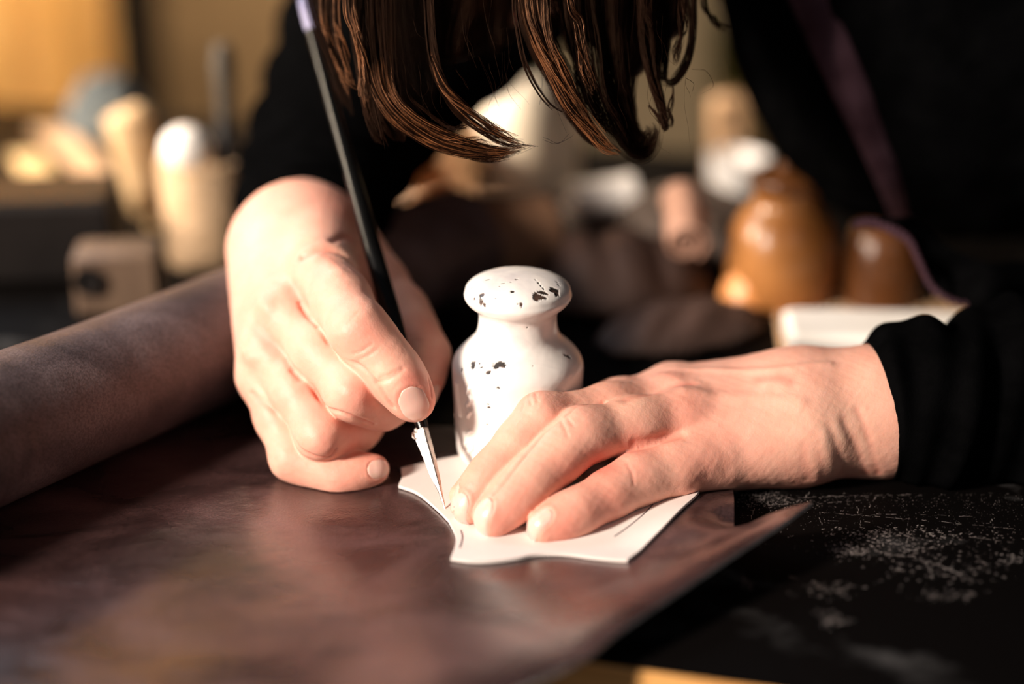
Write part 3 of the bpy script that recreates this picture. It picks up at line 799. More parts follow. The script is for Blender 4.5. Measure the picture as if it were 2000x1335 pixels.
reds2 = [(1025, 785, 34, .5), (1108, 832, 36, .4), (1240, 915, 34, .3), (960, 1000, 60, .6), (990, 960, 40, .45), (915, 975, 50, .6), (930, 910, 30, .4), (1100, 1035, 50, .55), (1180, 1000, 60, .4), (1300, 735, 40, .3), (1110, 910, 40, .5),
         (1340, 800, 60, .25), (1380, 900, 60, .25), (1600, 945, 90, .35), (895, 965, 28, .6), (1175, 915, 40, .8), (1440, 830, 80, .2), (1240, 870, 40, .5)]
pales2 = [(1640, 850, 90, .55), (1560, 860, 60, .3), (1240, 790, 40, .3), (1100, 880, 30, .3), (1660, 760, 60, .25)]
v2_, t2 = finish_hand(hand2, v2_, lines2, reds2, pales2, 21, NAILS2)

# ------------------------------------------------------------------ body under the clothes, head included
HC = P(1010, -400, .805); NB = P(1560, -520, .93)
RS, LS = P(1320, -500, .985), P(2230, -420, .84)
EL1 = P(800, 20, .985); EL2 = P(2350, 590, .775)
torso = [Prim(NB, P(1850, 40, .89), .080, .094), Prim(RS, LS, .060, .060), Prim(P(1850, 40, .89), P(2400, 190, .95), .094, .088), Prim(P(2400, 190, .95), P(2750, 420, 1.0), .09, .10)]
arms = [Prim(RS, EL1, .046, .036), Prim(EL1, P(650, 290, .91), .032, .0235), Prim(LS, EL2, .042, .026), Prim(EL2, P(1880, 790, .745), .024, .024)]
look = P(860, 900, .70)-HC; look /= np.linalg.norm(look)
hup = np.cross(np.cross(look, np.array([0, .3, 1.0])), look); hup /= np.linalg.norm(hup); hx = np.cross(look, hup)
def hp(x, y, z): return HC+hx*x+look*y+hup*z
class Body:
    parts = torso+arms+[Prim(NB, hp(0, -.045, -.04), .050, .047)]
    def __call__(s, p):
        D = None
        for q in s.parts:
            x = q.d(p); D = x if D is None else smin(D, x, .03)
        H = smin(Prim(hp(0, -.012, .012), hp(0, .0, .02), .078, .076).d(p), Prim(hp(0, .035, -.050), hp(0, .045, -.07), .045, .030).d(p), .04)
        H = smin(H, Prim(hp(0, .07, -.005), hp(0, .092, -.034), .007, .010).d(p), .012)             # nose
        H = smin(H, Prim(hp(-.014, .074, -.056), hp(.014, .074, -.056), .007, .007).d(p), .008)    # lips
        H = smin(H, Prim(hp(-.04, .062, .014), hp(.04, .062, .014), .010, .010).d(p), .02)          # brow
        for sx in (-1, 1):
            H = smin(H, Prim(hp(sx*.076, -.008, -.012), hp(sx*.078, -.012, .016), .008, .011).d(p), .006)   # ear
            e = Prim(hp(sx*.030, .072, -.004), hp(sx*.031, .072, -.004), .010, .010).d(p)
            H = -smin(-H, e+.003, .008) if False else np.maximum(H, -(e-.002)); H = smin(H, Prim(hp(sx*.029, .064, -.004), hp(sx*.031, .064, -.004), .012, .012).d(p), .003)
        return smin(D, H, .02)
body = Body()
pb = body.parts; lo = np.min([np.minimum(q.a-q.ra, q.b-q.rb) for q in pb], 0)-.05; hi_ = np.max([np.maximum(q.a+q.ra, q.b+q.rb) for q in pb], 0)+.05
lo = np.minimum(lo, HC-.13); hi_ = np.maximum(hi_, HC+.13)
v3, f3 = surface_nets(body, lo, hi_, .004)
bv = np.vstack([v1, v2_, v3]); bf = np.vstack([f1, f2_+len(v1), f3+len(v1)+len(v2_)])
person = mesh_obj('person', bv, bf, SKIN)
color_attr(person, 'tint', np.vstack([t1, t2, np.tile(SKIN0, (len(v3), 1))]))
tag(person, 'dark-haired person in black leaning over the table, cutting leather with a knife', 'person')

# ------------------------------------------------------------------ fingernails
def nail(f, px, py, a, b, wid, leng, tilt=None, name='fingernail'):
    """plate laid on the skin at the spot seen at (px, py); a, b = finger axis points (towards the tip)"""
    c = hit(f, px, py)
    if c is None: print('nail miss', px, py); return
    t = P(*b)-P(*a); t /= np.linalg.norm(t)
    n = grad(f, c[None])[0] if tilt is None else np.array(tilt, float); n = n-t*(n@t); n /= np.linalg.norm(n); s = np.cross(t, n)
    NU, NV = 21, 25; pts = []; uv = []
    for j in range(NV):
        for i in range(NU):
            u = -1+2*i/(NU-1); w_ = -1+2*j/(NV-1)
            # square to rounded outline
            x = u*math.sqrt(max(0, 1-abs(w_)**3.2*.62)); y = w_*math.sqrt(max(0, 1-abs(u)**2.6*.42))
            pts.append(c+s*x*wid/2+t*y*leng/2+n*.006); uv.append((u, w_))
    pts = np.array(pts); uv = np.array(uv)
    for _ in range(30):
        d = f(pts); pts = pts-n*np.clip(d*.8, -.002, .002)[:, None]
    edge = np.maximum(np.abs(uv[:, 0])**6, np.clip(-uv[:, 1], 0, 1)**8)
    lift = .00022*(1-edge)+.00002
    free = np.clip((uv[:, 1]-.75)/.25, 0, 1)
    topv = pts+n*(lift+free*.0003)[:, None]+t*(free*.0004)[:, None]
    botv = pts-n*.0007
    n0 = NU*NV; F = []
    for j in range(NV-1):
        for i in range(NU-1):
            q = j*NU+i; F.append((q, q+1, q+NU+1, q+NU)); F.append((q+n0, q+NU+n0, q+NU+1+n0, q+1+n0))
    for i in range(NU-1):
        F.append((i+1, i, i+n0, i+1+n0)); q = (NV-1)*NU+i; F.append((q, q+1, q+1+n0, q+n0))
    for j in range(NV-1):
        q = j*NU; F.append((q, q+NU, q+NU+n0, q+n0)); q += NU-1; F.append((q+NU, q, q+n0, q+NU+n0))
    return mesh_obj(name, np.vstack([topv, botv]), F, NAIL, person)
for q in NAILS1: nail(hand1, *q)
for q in NAILS2: nail(hand2, *q)

# ------------------------------------------------------------------ clothes
class Shirt:
    parts = [Prim(q.a, q.b, q.ra+.010, q.rb+.010) for q in torso]+[Prim(RS, EL1, .064, .056), Prim(LS, EL2, .062, .055)]
    def __call__(s, p):
        D = None
        for q in s.parts:
            x = q.d(p); D = x if D is None else smin(D, x, .03)
        return D+pnoise(p, 38, 31)*.0035+pnoise(p, 90, 32)*.0012
sh = Shirt(); lo = np.min([np.minimum(q.a-q.ra, q.b-q.rb) for q in sh.parts], 0)-.03; hi_ = np.max([np.maximum(q.a+q.ra, q.b+q.rb) for q in sh.parts], 0)+.03
v4, f4 = surface_nets(sh, lo, hi_, .0045, newton=1)
shirt = mesh_obj('shirt', v4, f4, BLACK_CLOTH, person)
def sleeve(rings, fold=.0016, seed=1, n=72, m=70):
    """rings: (centre, normal, radius_u, radius_v, u_dir); a tube open at the cuff with an inner hem"""
    C = np.array([r[0] for r in rings]); Nn = np.array([r[1]/np.linalg.norm(r[1]) for r in rings]); R1 = np.array([r[2] for r in rings]); R2 = np.array([r[3] for r in rings])
    ks = np.linspace(0, len(rings)-1, m); key = np.arange(len(rings))
    def itp(A):
        B_ = np.array(catmull([np.atleast_1d(x) for x in A], 12)); kk = np.linspace(0, len(rings)-1, len(B_))
        return np.column_stack([np.interp(ks, kk, B_[:, j]) for j in range(B_.shape[1])])
    c = itp(C); nn = itp(Nn); r1 = itp(R1)[:, 0]; r2 = itp(R2)[:, 0]; u0 = np.array(rings[0][4], float)
    vs = []; a = np.linspace(0, 2*np.pi, n, endpoint=False)
    for k in range(m):
        t = nn[k]/np.linalg.norm(nn[k]); u = u0-t*(u0@t); u /= np.linalg.norm(u); w = np.cross(t, u)
        dist = np.linalg.norm(c[k]-c[0]); amp = fold*min(1, dist/.012)
        for ai in a:
            q = amp*(math.sin(dist*330+2.5*math.cos(ai+seed)+seed)*.8+math.sin(dist*150-3*math.sin(ai)+seed*2)*1.2)
            vs.append(c[k]+(u*math.cos(ai))*(r1[k]+q)+(w*math.sin(ai))*(r2[k]+q))
    for q in vs: q[2] = max(q[2], TZ+.0008)
    base = len(vs); F = []
    for k in range(m-1):
        for i in range(n):
            j = (i+1) % n; F.append((k*n+i, k*n+j, (k+1)*n+j, (k+1)*n+i))
    # hem turned in
    for s_, dr, dn in ((0, -.0003, -.0006), (1, -.0014, -.0006), (2, -.0020, .0002), (3, -.0022, .012)):
        t = nn[0]/np.linalg.norm(nn[0]); u = u0-t*(u0@t); u /= np.linalg.norm(u); w = np.cross(t, u)
        for ai in a: vs.append(c[0]+u*math.cos(ai)*(r1[0]+dr)+w*math.sin(ai)*(r2[0]+dr)+t*dn)
    prev = 0
    for s_ in range(4):
        b0 = base+s_*n
        for i in range(n):
            j = (i+1) % n; F.append((prev+j, prev+i, b0+i, b0+j))
        prev = b0
    o = mesh_obj('sleeve', np.array(vs), F, BLACK_CLOTH, shirt); return o
ax1 = P(655, 240, .93)-P(590, 460, .795); ax1 /= np.linalg.norm(ax1)
n1c = ax1*.75+FWD*.0+np.array([0, .45, -.30])*.0+ax1*.25
px = lambda r, d: r*d/FPX
sleeve([(P(604, 462, .815), ax1+np.array([.0, .25, .0]), px(142, .815), px(112, .815), RGT),
        (P(612, 405, .850), ax1, px(150, .85), px(125, .85), RGT),
        (P(652, 300, .900), ax1, px(170, .90), px(135, .90), RGT),
        (P(722, 170, .950), ax1+np.array([.15, 0, 0]), px(205, .95), px(160, .95), RGT),
        (P(835, 0, .985), ax1+np.array([.4, 0, .1]), px(265, .985), px(200, .98), RGT),
        (P(1080, -260, .99), np.array([.8, .1, .6]), px(260, 1.), px(220, 1.0), RGT)], seed=1)
sleeve([(P(1716, 802, .735), np.array([1, .10, .14]), px(139, .735), px(134, .735), UPV),
        (P(1750, 790, .736), np.array([1, .05, .1]), px(156, .736), px(150, .736), UPV),
        (P(1850, 790, .742), np.array([1, .0, .0]), px(172, .742), px(158, .742), UPV),
        (P(2000, 775, .752), np.array([1, .0, .0]), px(205, .752), px(170, .752), UPV),
        (P(2200, 720, .775), np.array([1, .0, .1]), px(240, .775), px(190, .775), UPV),
        (EL2, np.array([1, .0, .3]), px(250, .80), px(215, .80), UPV)], fold=.0022, seed=3)
# apron: a bib panel hugging the shirt, a strap and a scalloped hem
def on_cloth(px_, py_, off=.002):
    q = hit(sh, px_, py_, .5, 1.4)
    return q
class Ribbon:
    pass
def ribbon(px_pts, w, name, mat, parent, thick=.0022, scallop=0, d_off=.003, fallback=.80):
    pts = catmull([np.array(p, float) for p in px_pts], 14); P3 = []
    last = fallback
    for p in pts:
        q = hit(sh, p[0], p[1], .5, 1.3)
        if q is not None: last = (q-CAM)@FWD
        P3.append(P(p[0], p[1], last-d_off))
    P3 = np.array(P3)
    for _ in range(6): P3[1:-1] = (P3[:-2]+P3[2:]+2*P3[1:-1])/4
    vs = []; F = []
    for k, p in enumerate(P3):
        t = P3[min(k+1, len(P3)-1)]-P3[max(k-1, 0)]; t /= np.linalg.norm(t)
        n = CAM-p; n = n-t*(n@t); n /= np.linalg.norm(n); s = np.cross(t, n)
        sc = scallop*math.sin(k*1.6)
        ww = w if np.isscalar(w) else np.interp(k/(len(P3)-1), np.linspace(0, 1, len(w)), w)
        for (x, y) in ((-.5, 0), (-.46, .5), (.46, .5), (.5, 0), (.46, -.5), (-.46, -.5)):
            vs.append(p+s*(x*ww+sc)+n*y*thick)
    for k in range(len(P3)-1):
        for i in range(6):
            j = (i+1) % 6; F.append((k*6+i, k*6+j, (k+1)*6+j, (k+1)*6+i))
    F.append((5, 4, 3, 2, 1, 0)); e = (len(P3)-1)*6; F.append(tuple(range(e, e+6)))
    return mesh_obj(name, vs, F, mat, parent)
ap = empty('apron', P(1800, 400, .80)); parent_keep(ap, person)
ribbon([(1555, -60), (1610, 60), (1655, 160), (1700, 260), (1735, 350), (1765, 440)], [.018, .0185, .017, .013, .008], 'strap', APRON, ap, d_off=.004)
ribbon([(1668, 440), (1700, 434), (1740, 448), (1775, 470), (1795, 510), (1820, 560), (1860, 588), (1925, 602)], [.003, .004, .0045, .003, .0025, .0025, .0025], 'hem', APRON, ap, thick=.002, scallop=.0007, d_off=.004, fallback=.80)
# skirt of the apron below the strap: a hanging black panel with its own thickness
def hanging_panel(px_outline, depth_fun, name, mat, parent, thick=.002):
    from mathutils.geometry import delaunay_2d_cdt
    poly = [tuple(p) for p in catmull([np.array(p, float) for p in px_outline], 5, True)]; nb = len(poly)
    arr = np.array(poly); x0, y0 = arr.min(0); x1, y1 = arr.max(0)
    gx, gy = np.meshgrid(np.arange(x0, x1, 14), np.arange(y0, y1, 14)); gx = gx.ravel(); gy = gy.ravel()
    ins = point_in_poly(gx, gy, poly) & (polydist(gx, gy, poly) > 7)
    v2, e2, f2, *_ = delaunay_2d_cdt([Vector(p) for p in poly]+[Vector((a, b)) for a, b in zip(gx[ins], gy[ins])], [], [list(range(nb))], 1, 1e-5)
    tv = [P(p.x, p.y, depth_fun(p.x, p.y)) for p in v2]; bv_ = [P(p.x, p.y, depth_fun(p.x, p.y)+thick) for p in v2]; n = len(tv)
    fa = [tuple(f) for f in f2]; e = {}
    for f in fa:
        for i in range(3): e[(f[i], f[(i+1) % 3])] = 1
    side = [(b, a, a+n, b+n) for a, b in e if (b, a) not in e]
    return mesh_obj(name, tv+bv_, fa+[tuple(i+n for i in reversed(f)) for f in fa]+side, mat, parent)
hanging_panel([(1672, 440), (1745, 425), (1790, 430), (1850, 480), (1930, 512), (2010, 512), (2100, 560), (2000, 605), (1925, 604), (1862, 590), (1822, 562), (1797, 512), (1775, 474), (1738, 452)],
              lambda x, y: .800+.006*math.sin(x*.035)+.004*math.sin(y*.05+x*.02), 'bib', BLACK_CLOTH, ap)

# ================================================================== HAIR
HAIR = mottled('lit_brown_hair', (.022, .007, .0025), (.21, .075, .026), scale=45, rough=.32, bump=0, spec=.8)  # strands catching the light: their brightness is put into the colour
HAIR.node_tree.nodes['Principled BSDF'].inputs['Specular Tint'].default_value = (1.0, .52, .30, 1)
HAIRD = mottled('deep_hair_shadow', (.002, .0008, .0005), (.010, .003, .0014), scale=60, rough=.45, bump=0, spec=.10)  # the same hair in shade, painted darker
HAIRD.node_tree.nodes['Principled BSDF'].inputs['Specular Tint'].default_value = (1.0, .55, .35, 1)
SV = []; SF = []; scount = 0
def add_strands(P_, R_, M=8):
    """P_: (n, m, 3) strand points, R_: (n, m) radii -> three-sided tubes"""
    global scount
    n, m, _ = P_.shape
    t = np.gradient(P_, axis=1); t /= np.linalg.norm(t, axis=2)[..., None]+1e-12
    u = np.cross(t, np.array([.13, 1, .2])); u /= np.linalg.norm(u, axis=2)[..., None]+1e-12; w = np.cross(t, u)
    ring = [P_+R_[..., None]*(u*math.cos(a)+w*math.sin(a)) for a in (0, 2.094, 4.189)]
    vv = np.stack(ring, 2).reshape(-1, 3); base = scount
    i = np.arange(n)[:, None, None]*m*3+np.arange(m-1)[None, :, None]*3+np.arange(3)[None, None, :]
    j = np.arange(n)[:, None, None]*m*3+np.arange(m-1)[None, :, None]*3+((np.arange(3)+1) % 3)[None, None, :]
    q = np.stack([i, j, j+3, i+3], -1).reshape(-1, 4)+base
    SV.append(vv); SF.append(q); scount += len(vv)
def lock(px_path, n, w0, w1, d0=.715, d1=.70, thick=.000095, wave=1.0, seed=0, tipspread=.25, start=0):
    r = np.random.default_rng(seed+100); c = np.array(catmull([np.array(p, float) for p in px_path], 10)); m = len(c)
    s = np.linspace(0, 1, m)
    w = w0+(w1-w0)*s; w = w*np.where(s > .8, 1-(1-tipspread)*((s-.8)/.2), 1)
    tx = np.gradient(c, axis=0); tx /= np.linalg.norm(tx, axis=1)[:, None]+1e-9; nx = np.column_stack([-tx[:, 1], tx[:, 0]])
    nc = max(2, n//14); cl = r.integers(0, nc, n); cc1 = r.normal(0, .42, nc); cc2 = r.normal(0, .42, nc); cph = r.random(nc)*6.28; cam_ = r.normal(0, 1, nc)
    off = cc1[cl]+r.normal(0, .10, n); offd = cc2[cl]+r.normal(0, .12, n); ph = cph[cl]+r.normal(0, .35, n); am = (cam_[cl]*1.5+r.normal(0, .5, n))*wave; fr = 1.5+(cph[cl]/2)+r.normal(0, .12, n)
    L_ = 1-.16*r.random(nc)[cl]-.16*r.random(n)**2; S_ = .22*r.random(n)**1.5*start
    ss = S_[:, None]+s[None, :]*(L_-S_)[:, None]
    cx = np.interp(ss.ravel(), s, c[:, 0]).reshape(n, m); cy = np.interp(ss.ravel(), s, c[:, 1]).reshape(n, m)
    wx = np.interp(ss.ravel(), s, w).reshape(n, m); nxx = np.interp(ss.ravel(), s, nx[:, 0]).reshape(n, m); nxy = np.interp(ss.ravel(), s, nx[:, 1]).reshape(n, m)
    lat = off[:, None]*wx+am[:, None]*np.sin(ss*fr[:, None]*3+ph[:, None])*(1.2+ss*2.5)
    X = cx+nxx*lat; Y = cy+nxy*lat
    D = d0+(d1-d0)*ss+(offd[:, None]*wx*.7+am[:, None]*np.cos(ss*fr[:, None]*3+ph[:, None])*2)*.0002
    rr = RGT[None, None]*((X-1000)/FPX)[..., None]-UPV[None, None]*((Y-667.5)/FPX)[..., None]+FWD
    pts = CAM+D[..., None]*rr
    R_ = thick*(1-.75*np.clip(ss-.6, 0, 1)/.4)*(1 if not start else np.clip(s/.12, .15, 1)[None, :])*(.7+.6*r.random(n))[:, None]
    add_strands(pts, R_)
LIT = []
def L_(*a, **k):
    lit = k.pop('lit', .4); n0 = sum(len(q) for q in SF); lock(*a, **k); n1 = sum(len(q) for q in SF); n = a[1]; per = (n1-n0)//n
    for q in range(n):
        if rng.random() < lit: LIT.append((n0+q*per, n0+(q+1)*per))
# left side veil
L_([(700, -150), (688, 0), (698, 60), (706, 115), (711, 170), (716, 215)], 190, 16, 8, .716, .712, seed=1)
L_([(640, -150), (640, 10), (652, 80), (672, 140), (690, 195)], 60, 20, 10, .735, .728, seed=2)
L_([(665, -150), (662, 10), (670, 80), (684, 140), (694, 180)], 60, 14, 8, .728, .722, seed=3)
lock([(690, -150), (700, 20), (712, 130), (722, 210), (735, 262), (752, 297)], 150, 26, 8, .722, .714, seed=4)
lock([(620, -150), (622, 0), (648, 90), (665, 160), (690, 230)], 120, 50, 12, .748, .738, seed=5)
lock([(735, -150), (735, 0), (742, 130), (765, 220), (785, 262), (795, 270)], 200, 60, 14, .730, .722, seed=27)
# long sweep to the right with two tips
L_([(740, 110), (752, 172), (786, 220), (850, 266), (925, 291), (985, 295), (1052, 285)], 170, 34, 12, .716, .700, seed=6, tipspread=.15, start=1)
L_([(745, 150), (775, 212), (820, 248), (880, 272), (930, 286), (965, 292)], 110, 26, 10, .714, .702, seed=7, tipspread=.4, start=1)
lock([(730, -120), (735, 60), (750, 170), (790, 235), (860, 276), (930, 297), (980, 299), (1020, 292)], 170, 50, 8, .722, .704, seed=28, tipspread=.3)
L_([(838, 100), (866, 166), (903, 205), (950, 246), (992, 272), (1040, 286)], 90, 13, 5, .708, .700, seed=8, tipspread=.3, start=1)
lock([(840, -60), (850, 110), (890, 208), (935, 248), (985, 276), (1056, 287)], 90, 14, 4, .714, .702, seed=9)
lock([(800, 190), (850, 236), (890, 250), (926, 253)], 26, 12, 5, .712, .704, seed=10, start=1)
# centre, dark, in front of the sleeve
lock([(780, -150), (790, 0), (800, 100), (815, 180), (840, 225)], 260, 100, 40, .75, .74, seed=11)
lock([(880, -150), (870, 0), (860, 80), (870, 150)], 400, 140, 60, .76, .75, seed=12)
lock([(960, -150), (955, 0), (955, 70), (968, 118)], 420, 120, 60, .77, .76, seed=13)
# right side
lock([(1010, -150), (1004, 0), (1011, 60), (1021, 115), (1037, 155), (1060, 190), (1086, 214), (1115, 222)], 40, 7, 3.5, .705, .70, seed=14, tipspread=.6)
L_([(1040, -150), (1038, 0), (1055, 70), (1084, 130), (1112, 190), (1142, 238), (1180, 282), (1212, 303)], 170, 26, 11, .708, .703, seed=15)
L_([(1065, -60), (1072, 60), (1098, 130), (1128, 190), (1152, 240)], 80, 18, 8, .704, .702, seed=29, start=1)
lock([(1055, -150), (1040, 0), (1060, 90), (1095, 160), (1125, 220), (1160, 268), (1215, 305)], 200, 44, 14, .722, .714, seed=16)
L_([(1118, -150), (1115, 0), (1134, 45), (1142, 100), (1154, 150), (1166, 205)], 90, 10, 7, .703, .703, seed=17)
L_([(1125, 40), (1132, 90), (1142, 140), (1152, 185)], 50, 8, 5, .703, .703, seed=18, start=1)
lock([(1120, -150), (1115, 0), (1132, 100), (1152, 180), (1180, 240), (1225, 295)], 260, 50, 22, .722, .712, seed=30)
lock([(1085, -150), (1090, 0), (1110, 60), (1128, 130)], 160, 40, 16, .735, .73, seed=33)
lock([(1190, -150), (1190, 0), (1195, 100), (1208, 190), (1222, 250), (1250, 290), (1272, 262), (1268, 238)], 420, 60, 22, .73, .72, seed=19, tipspread=.6)
lock([(1230, -150), (1228, 0), (1222, 80), (1216, 160), (1222, 220), (1240, 268)], 300, 44, 26, .735, .725, seed=20)
lock([(1262, -150), (1262, 0), (1264, 70), (1274, 140), (1290, 200), (1300, 245), (1305, 258)], 200, 26, 5, .725, .715, seed=21)
lock([(1312, 168), (1311, 200), (1308, 235), (1303, 256)], 24, 4, 2, .72, .715, seed=22)
lock([(1268, 205), (1282, 225), (1296, 248), (1304, 258)], 40, 8, 3, .72, .715, seed=31)
lock([(1300, -150), (1298, 0), (1294, 80), (1292, 140), (1305, 166)], 260, 44, 14, .735, .725, seed=24)
lock([(1350, -150), (1350, 0), (1349, 70), (1338, 125), (1314, 160), (1294, 152)], 110, 16, 9, .73, .72, seed=23, tipspread=.6)
lock([(1335, -100), (1332, 30), (1328, 90), (1318, 140)], 70, 10, 5, .72, .715, seed=26)
lock([(1372, -150), (1374, 0), (1395, 44), (1430, 56)], 60, 10, 4, .74, .75, seed=25)
# stray single hairs
for k, path in enumerate([[(935, 110), (952, 150), (968, 190), (982, 222)], [(893, 135), (905, 155), (922, 178)], [(800, 160), (812, 178), (822, 188)], [(832, 280), (880, 300), (940, 309), (985, 305)], [(1060, 272), (1085, 280), (1110, 270), (1125, 258)],
                          [(1352, 135), (1380, 140), (1395, 170), (1360, 190)], [(1340, 150), (1358, 165), (1350, 182)], [(735, 200), (745, 250), (752, 297)], [(760, 225), (775, 255), (790, 273)], [(925, 300), (960, 312), (1010, 296)]]):
    lock(path, 2, 3, 3, .70, .70, thick=.00006, wave=.4, seed=60+k)
for k in range(60):
    x = 600+rng.random()*760; y = -20+rng.random()*180; dx = rng.normal(10, 25); l = 60+rng.random()*90
    lock([(x, y), (x+dx*.3, y+l*.5), (x+dx*1.2, y+l)], 1, 2, 2, .705, .70, thick=.00006, wave=1, seed=200+k)
hv = np.vstack(SV); hf = np.vstack(SF)
# the mass of hair on the skull itself
class Cap:
    def __call__(s, p):
        d = Prim(hp(0, -.018, .02), hp(0, -.002, .026), .094, .091).d(p)
        cut = Prim(hp(0, .075, -.03), hp(0, .12, -.04), .058, .07).d(p)
        d = np.maximum(d, -cut)
        d = smin(d, Prim(P(700, -130, .775), P(720, 20, .760), .018, .009).d(p), .02)
        d = smin(d, Prim(P(860, -150, .785), P(850, 60, .770), .026, .014).d(p), .02)
        d = smin(d, Prim(P(960, -150, .785), P(930, 20, .770), .022, .016).d(p), .02)
        d = smin(d, Prim(P(1240, -150, .765), P(1225, 110, .750), .020, .010).d(p), .02)
        d = smin(d, Prim(P(1130, -150, .765), P(1150, 40, .748), .016, .007).d(p), .02)
        d = smin(d, Prim(P(1320, -150, .765), P(1310, 40, .750), .012, .006).d(p), .02)
        return d+np.sin((p@hx)*700+3*np.sin((p@hup)*60))*.00012
v5, f5 = surface_nets(Cap(), HC-.16, HC+.16, .0025, newton=1)
hair = mesh_obj('hair', np.vstack([v5, hv]), np.vstack([f5, hf+len(v5)]), HAIR, person)
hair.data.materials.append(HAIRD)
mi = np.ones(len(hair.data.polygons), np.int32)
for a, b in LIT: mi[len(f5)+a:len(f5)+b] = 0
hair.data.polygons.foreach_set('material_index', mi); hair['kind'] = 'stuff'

# ================================================================== KNIFE
GLOSSB = mottled('glossy_black_lacquer', (.002, .002, .002), (.004, .004, .004), scale=30, rough=.24, bump=0, spec=.28)
STEEL = mottled('worn_steel', (.50, .45, .40), (.72, .66, .60), scale=220, rough=.22, rough2=.4, bump=.3, bscale=900, metallic=1, stretch=(1, 1, .2), bdist=.0004)
VIOL = mottled('violet_plastic', (.18, .17, .30), (.28, .27, .42), scale=60, rough=.4, bump=0)
knife = empty('craft_knife', K0, 'slim black-handled craft knife held in the person\'s hand, its steel blade tip on the leather', 'knife')
def kp(s): return K0+KD*s
def along(py):   # arclength of the line where it shows at picture height py
    best = min(np.linspace(0, KL, 400), key=lambda s: abs(667.5-FPX*((kp(s)-CAM)@UPV)/((kp(s)-CAM)@FWD)-py)); return best
sF = along(838); sE = along(60); sT = KL
MB().tube([kp(s) for s in (sF, sF+.004, sF+.02, along(620), along(400), along(150), sE)], [.0024, .0030, .0035, .0043, .0037, .0030, .0027], 24).build('handle', GLOSSB, knife)
e_ = MB().tube([kp(sE), kp(sE+.003), kp((sE+sT)/2), kp(sT-.004), kp(sT)], [.0029, .0031, .0030, .0027, .0012], 20).build('end_cap', VIOL, knife); tag(e_, 'pale violet end cap')
# blade: a wedge of steel with bevelled faces, widest below the ferrule
bn = CAM-K0; bn -= KD*(bn@KD); bn /= np.linalg.norm(bn); bs = np.cross(KD, bn)
stn = [(0, .0002, -.0002, .0001), (.010, .0009, -.0009, .0005), (sF*.45, .0017, -.0022, .0008), (sF*.75, .0021, -.0033, .0011), (sF*.93, .0022, -.0042, .0012), (sF+.001, .0022, -.0034, .0014)]
vs = []; F = []
for (s, a, b, th) in stn:
    c = kp(s)
    for (x, y) in ((a, 0), (a*.35, th), (a*.0, th*1.25), (b*.55, th*.75), (b, 0), (b*.55, -th*.75), (0, -th*1.25), (a*.35, -th)): vs.append(c-bs*x*-1+bn*y)
for k in range(len(stn)-1):
    for i in range(8):
        j = (i+1) % 8; F.append((k*8+i, k*8+j, (k+1)*8+j, (k+1)*8+i))
F.append(tuple(range(7, -1, -1))); e = (len(stn)-1)*8; F.append(tuple(range(e, e+8)))
bl = mesh_obj('blade', vs, F, STEEL, knife, False)
kk = kp(sF-.001)
sgn = 1 if (bs@RGT) < 0 else -1
MB().tube(catmull([kk+bs*sgn*.0022, kk+bs*sgn*.0042+KD*.0006, kk+bs*sgn*.0047-KD*.0012, kk+bs*sgn*.0036-KD*.0024, kk+bs*sgn*.0024-KD*.0018], 5), .0005, 8).build('wire_catch', STEEL, knife)

# ================================================================== BACKGROUND THINGS ON AND BEHIND THE TABLE
def M1(name, a, b, **k):
    kw = dict(scale=14, rough=.6, bump=.25); kw.update(k); return mottled(name, a, b, **kw)
BROWN = M1('brown_leather', (.13, .065, .033), (.20, .105, .057), rough=.7)
DBROWN = M1('dark_brown_leather', (.034, .016, .011), (.065, .032, .022), rough=.7)
GBROWN = M1('grey_brown_leather', (.07, .048, .037), (.12, .085, .065), rough=.75)
TAN = M1('tan_hide', (.55, .33, .17), (.70, .45, .26))
CREAM = M1('cream_glaze', (.92, .80, .64), (.96, .86, .72), rough=.4, bump=0)
WHITE = M1('white_glaze', (.86, .82, .76), (.92, .88, .84), rough=.3, bump=0)
OLIVE = M1('olive_paint', (.05, .05, .005), (.09, .085, .01), rough=.5)
AMBER = M1('amber_glaze', (.27, .10, .025), (.42, .18, .055), rough=.3, bump=0)
AMBERD = M1('dark_amber_glaze', (.08, .028, .008), (.14, .05, .014), rough=.3, bump=0)
ORANGE = M1('orange_leather', (.72, .27, .07), (.85, .36, .12), rough=.4)
DARK = M1('near_black_metal', (.006, .005, .005), (.014, .011, .01), rough=.5, spec=.2)
GREY = M1('slate_cloth', (.10, .115, .12), (.16, .18, .18), rough=.9)
OCHRE = M1('ochre_cloth', (.74, .48, .20), (.88, .61, .29), rough=.85)
WOOD = M1('blonde_wood', (.62, .40, .20), (.76, .53, .30), stretch=(1, 1, 8))
BWOOD = M1('brown_wood', (.10, .06, .038), (.16, .10, .062), stretch=(6, 1, 1))

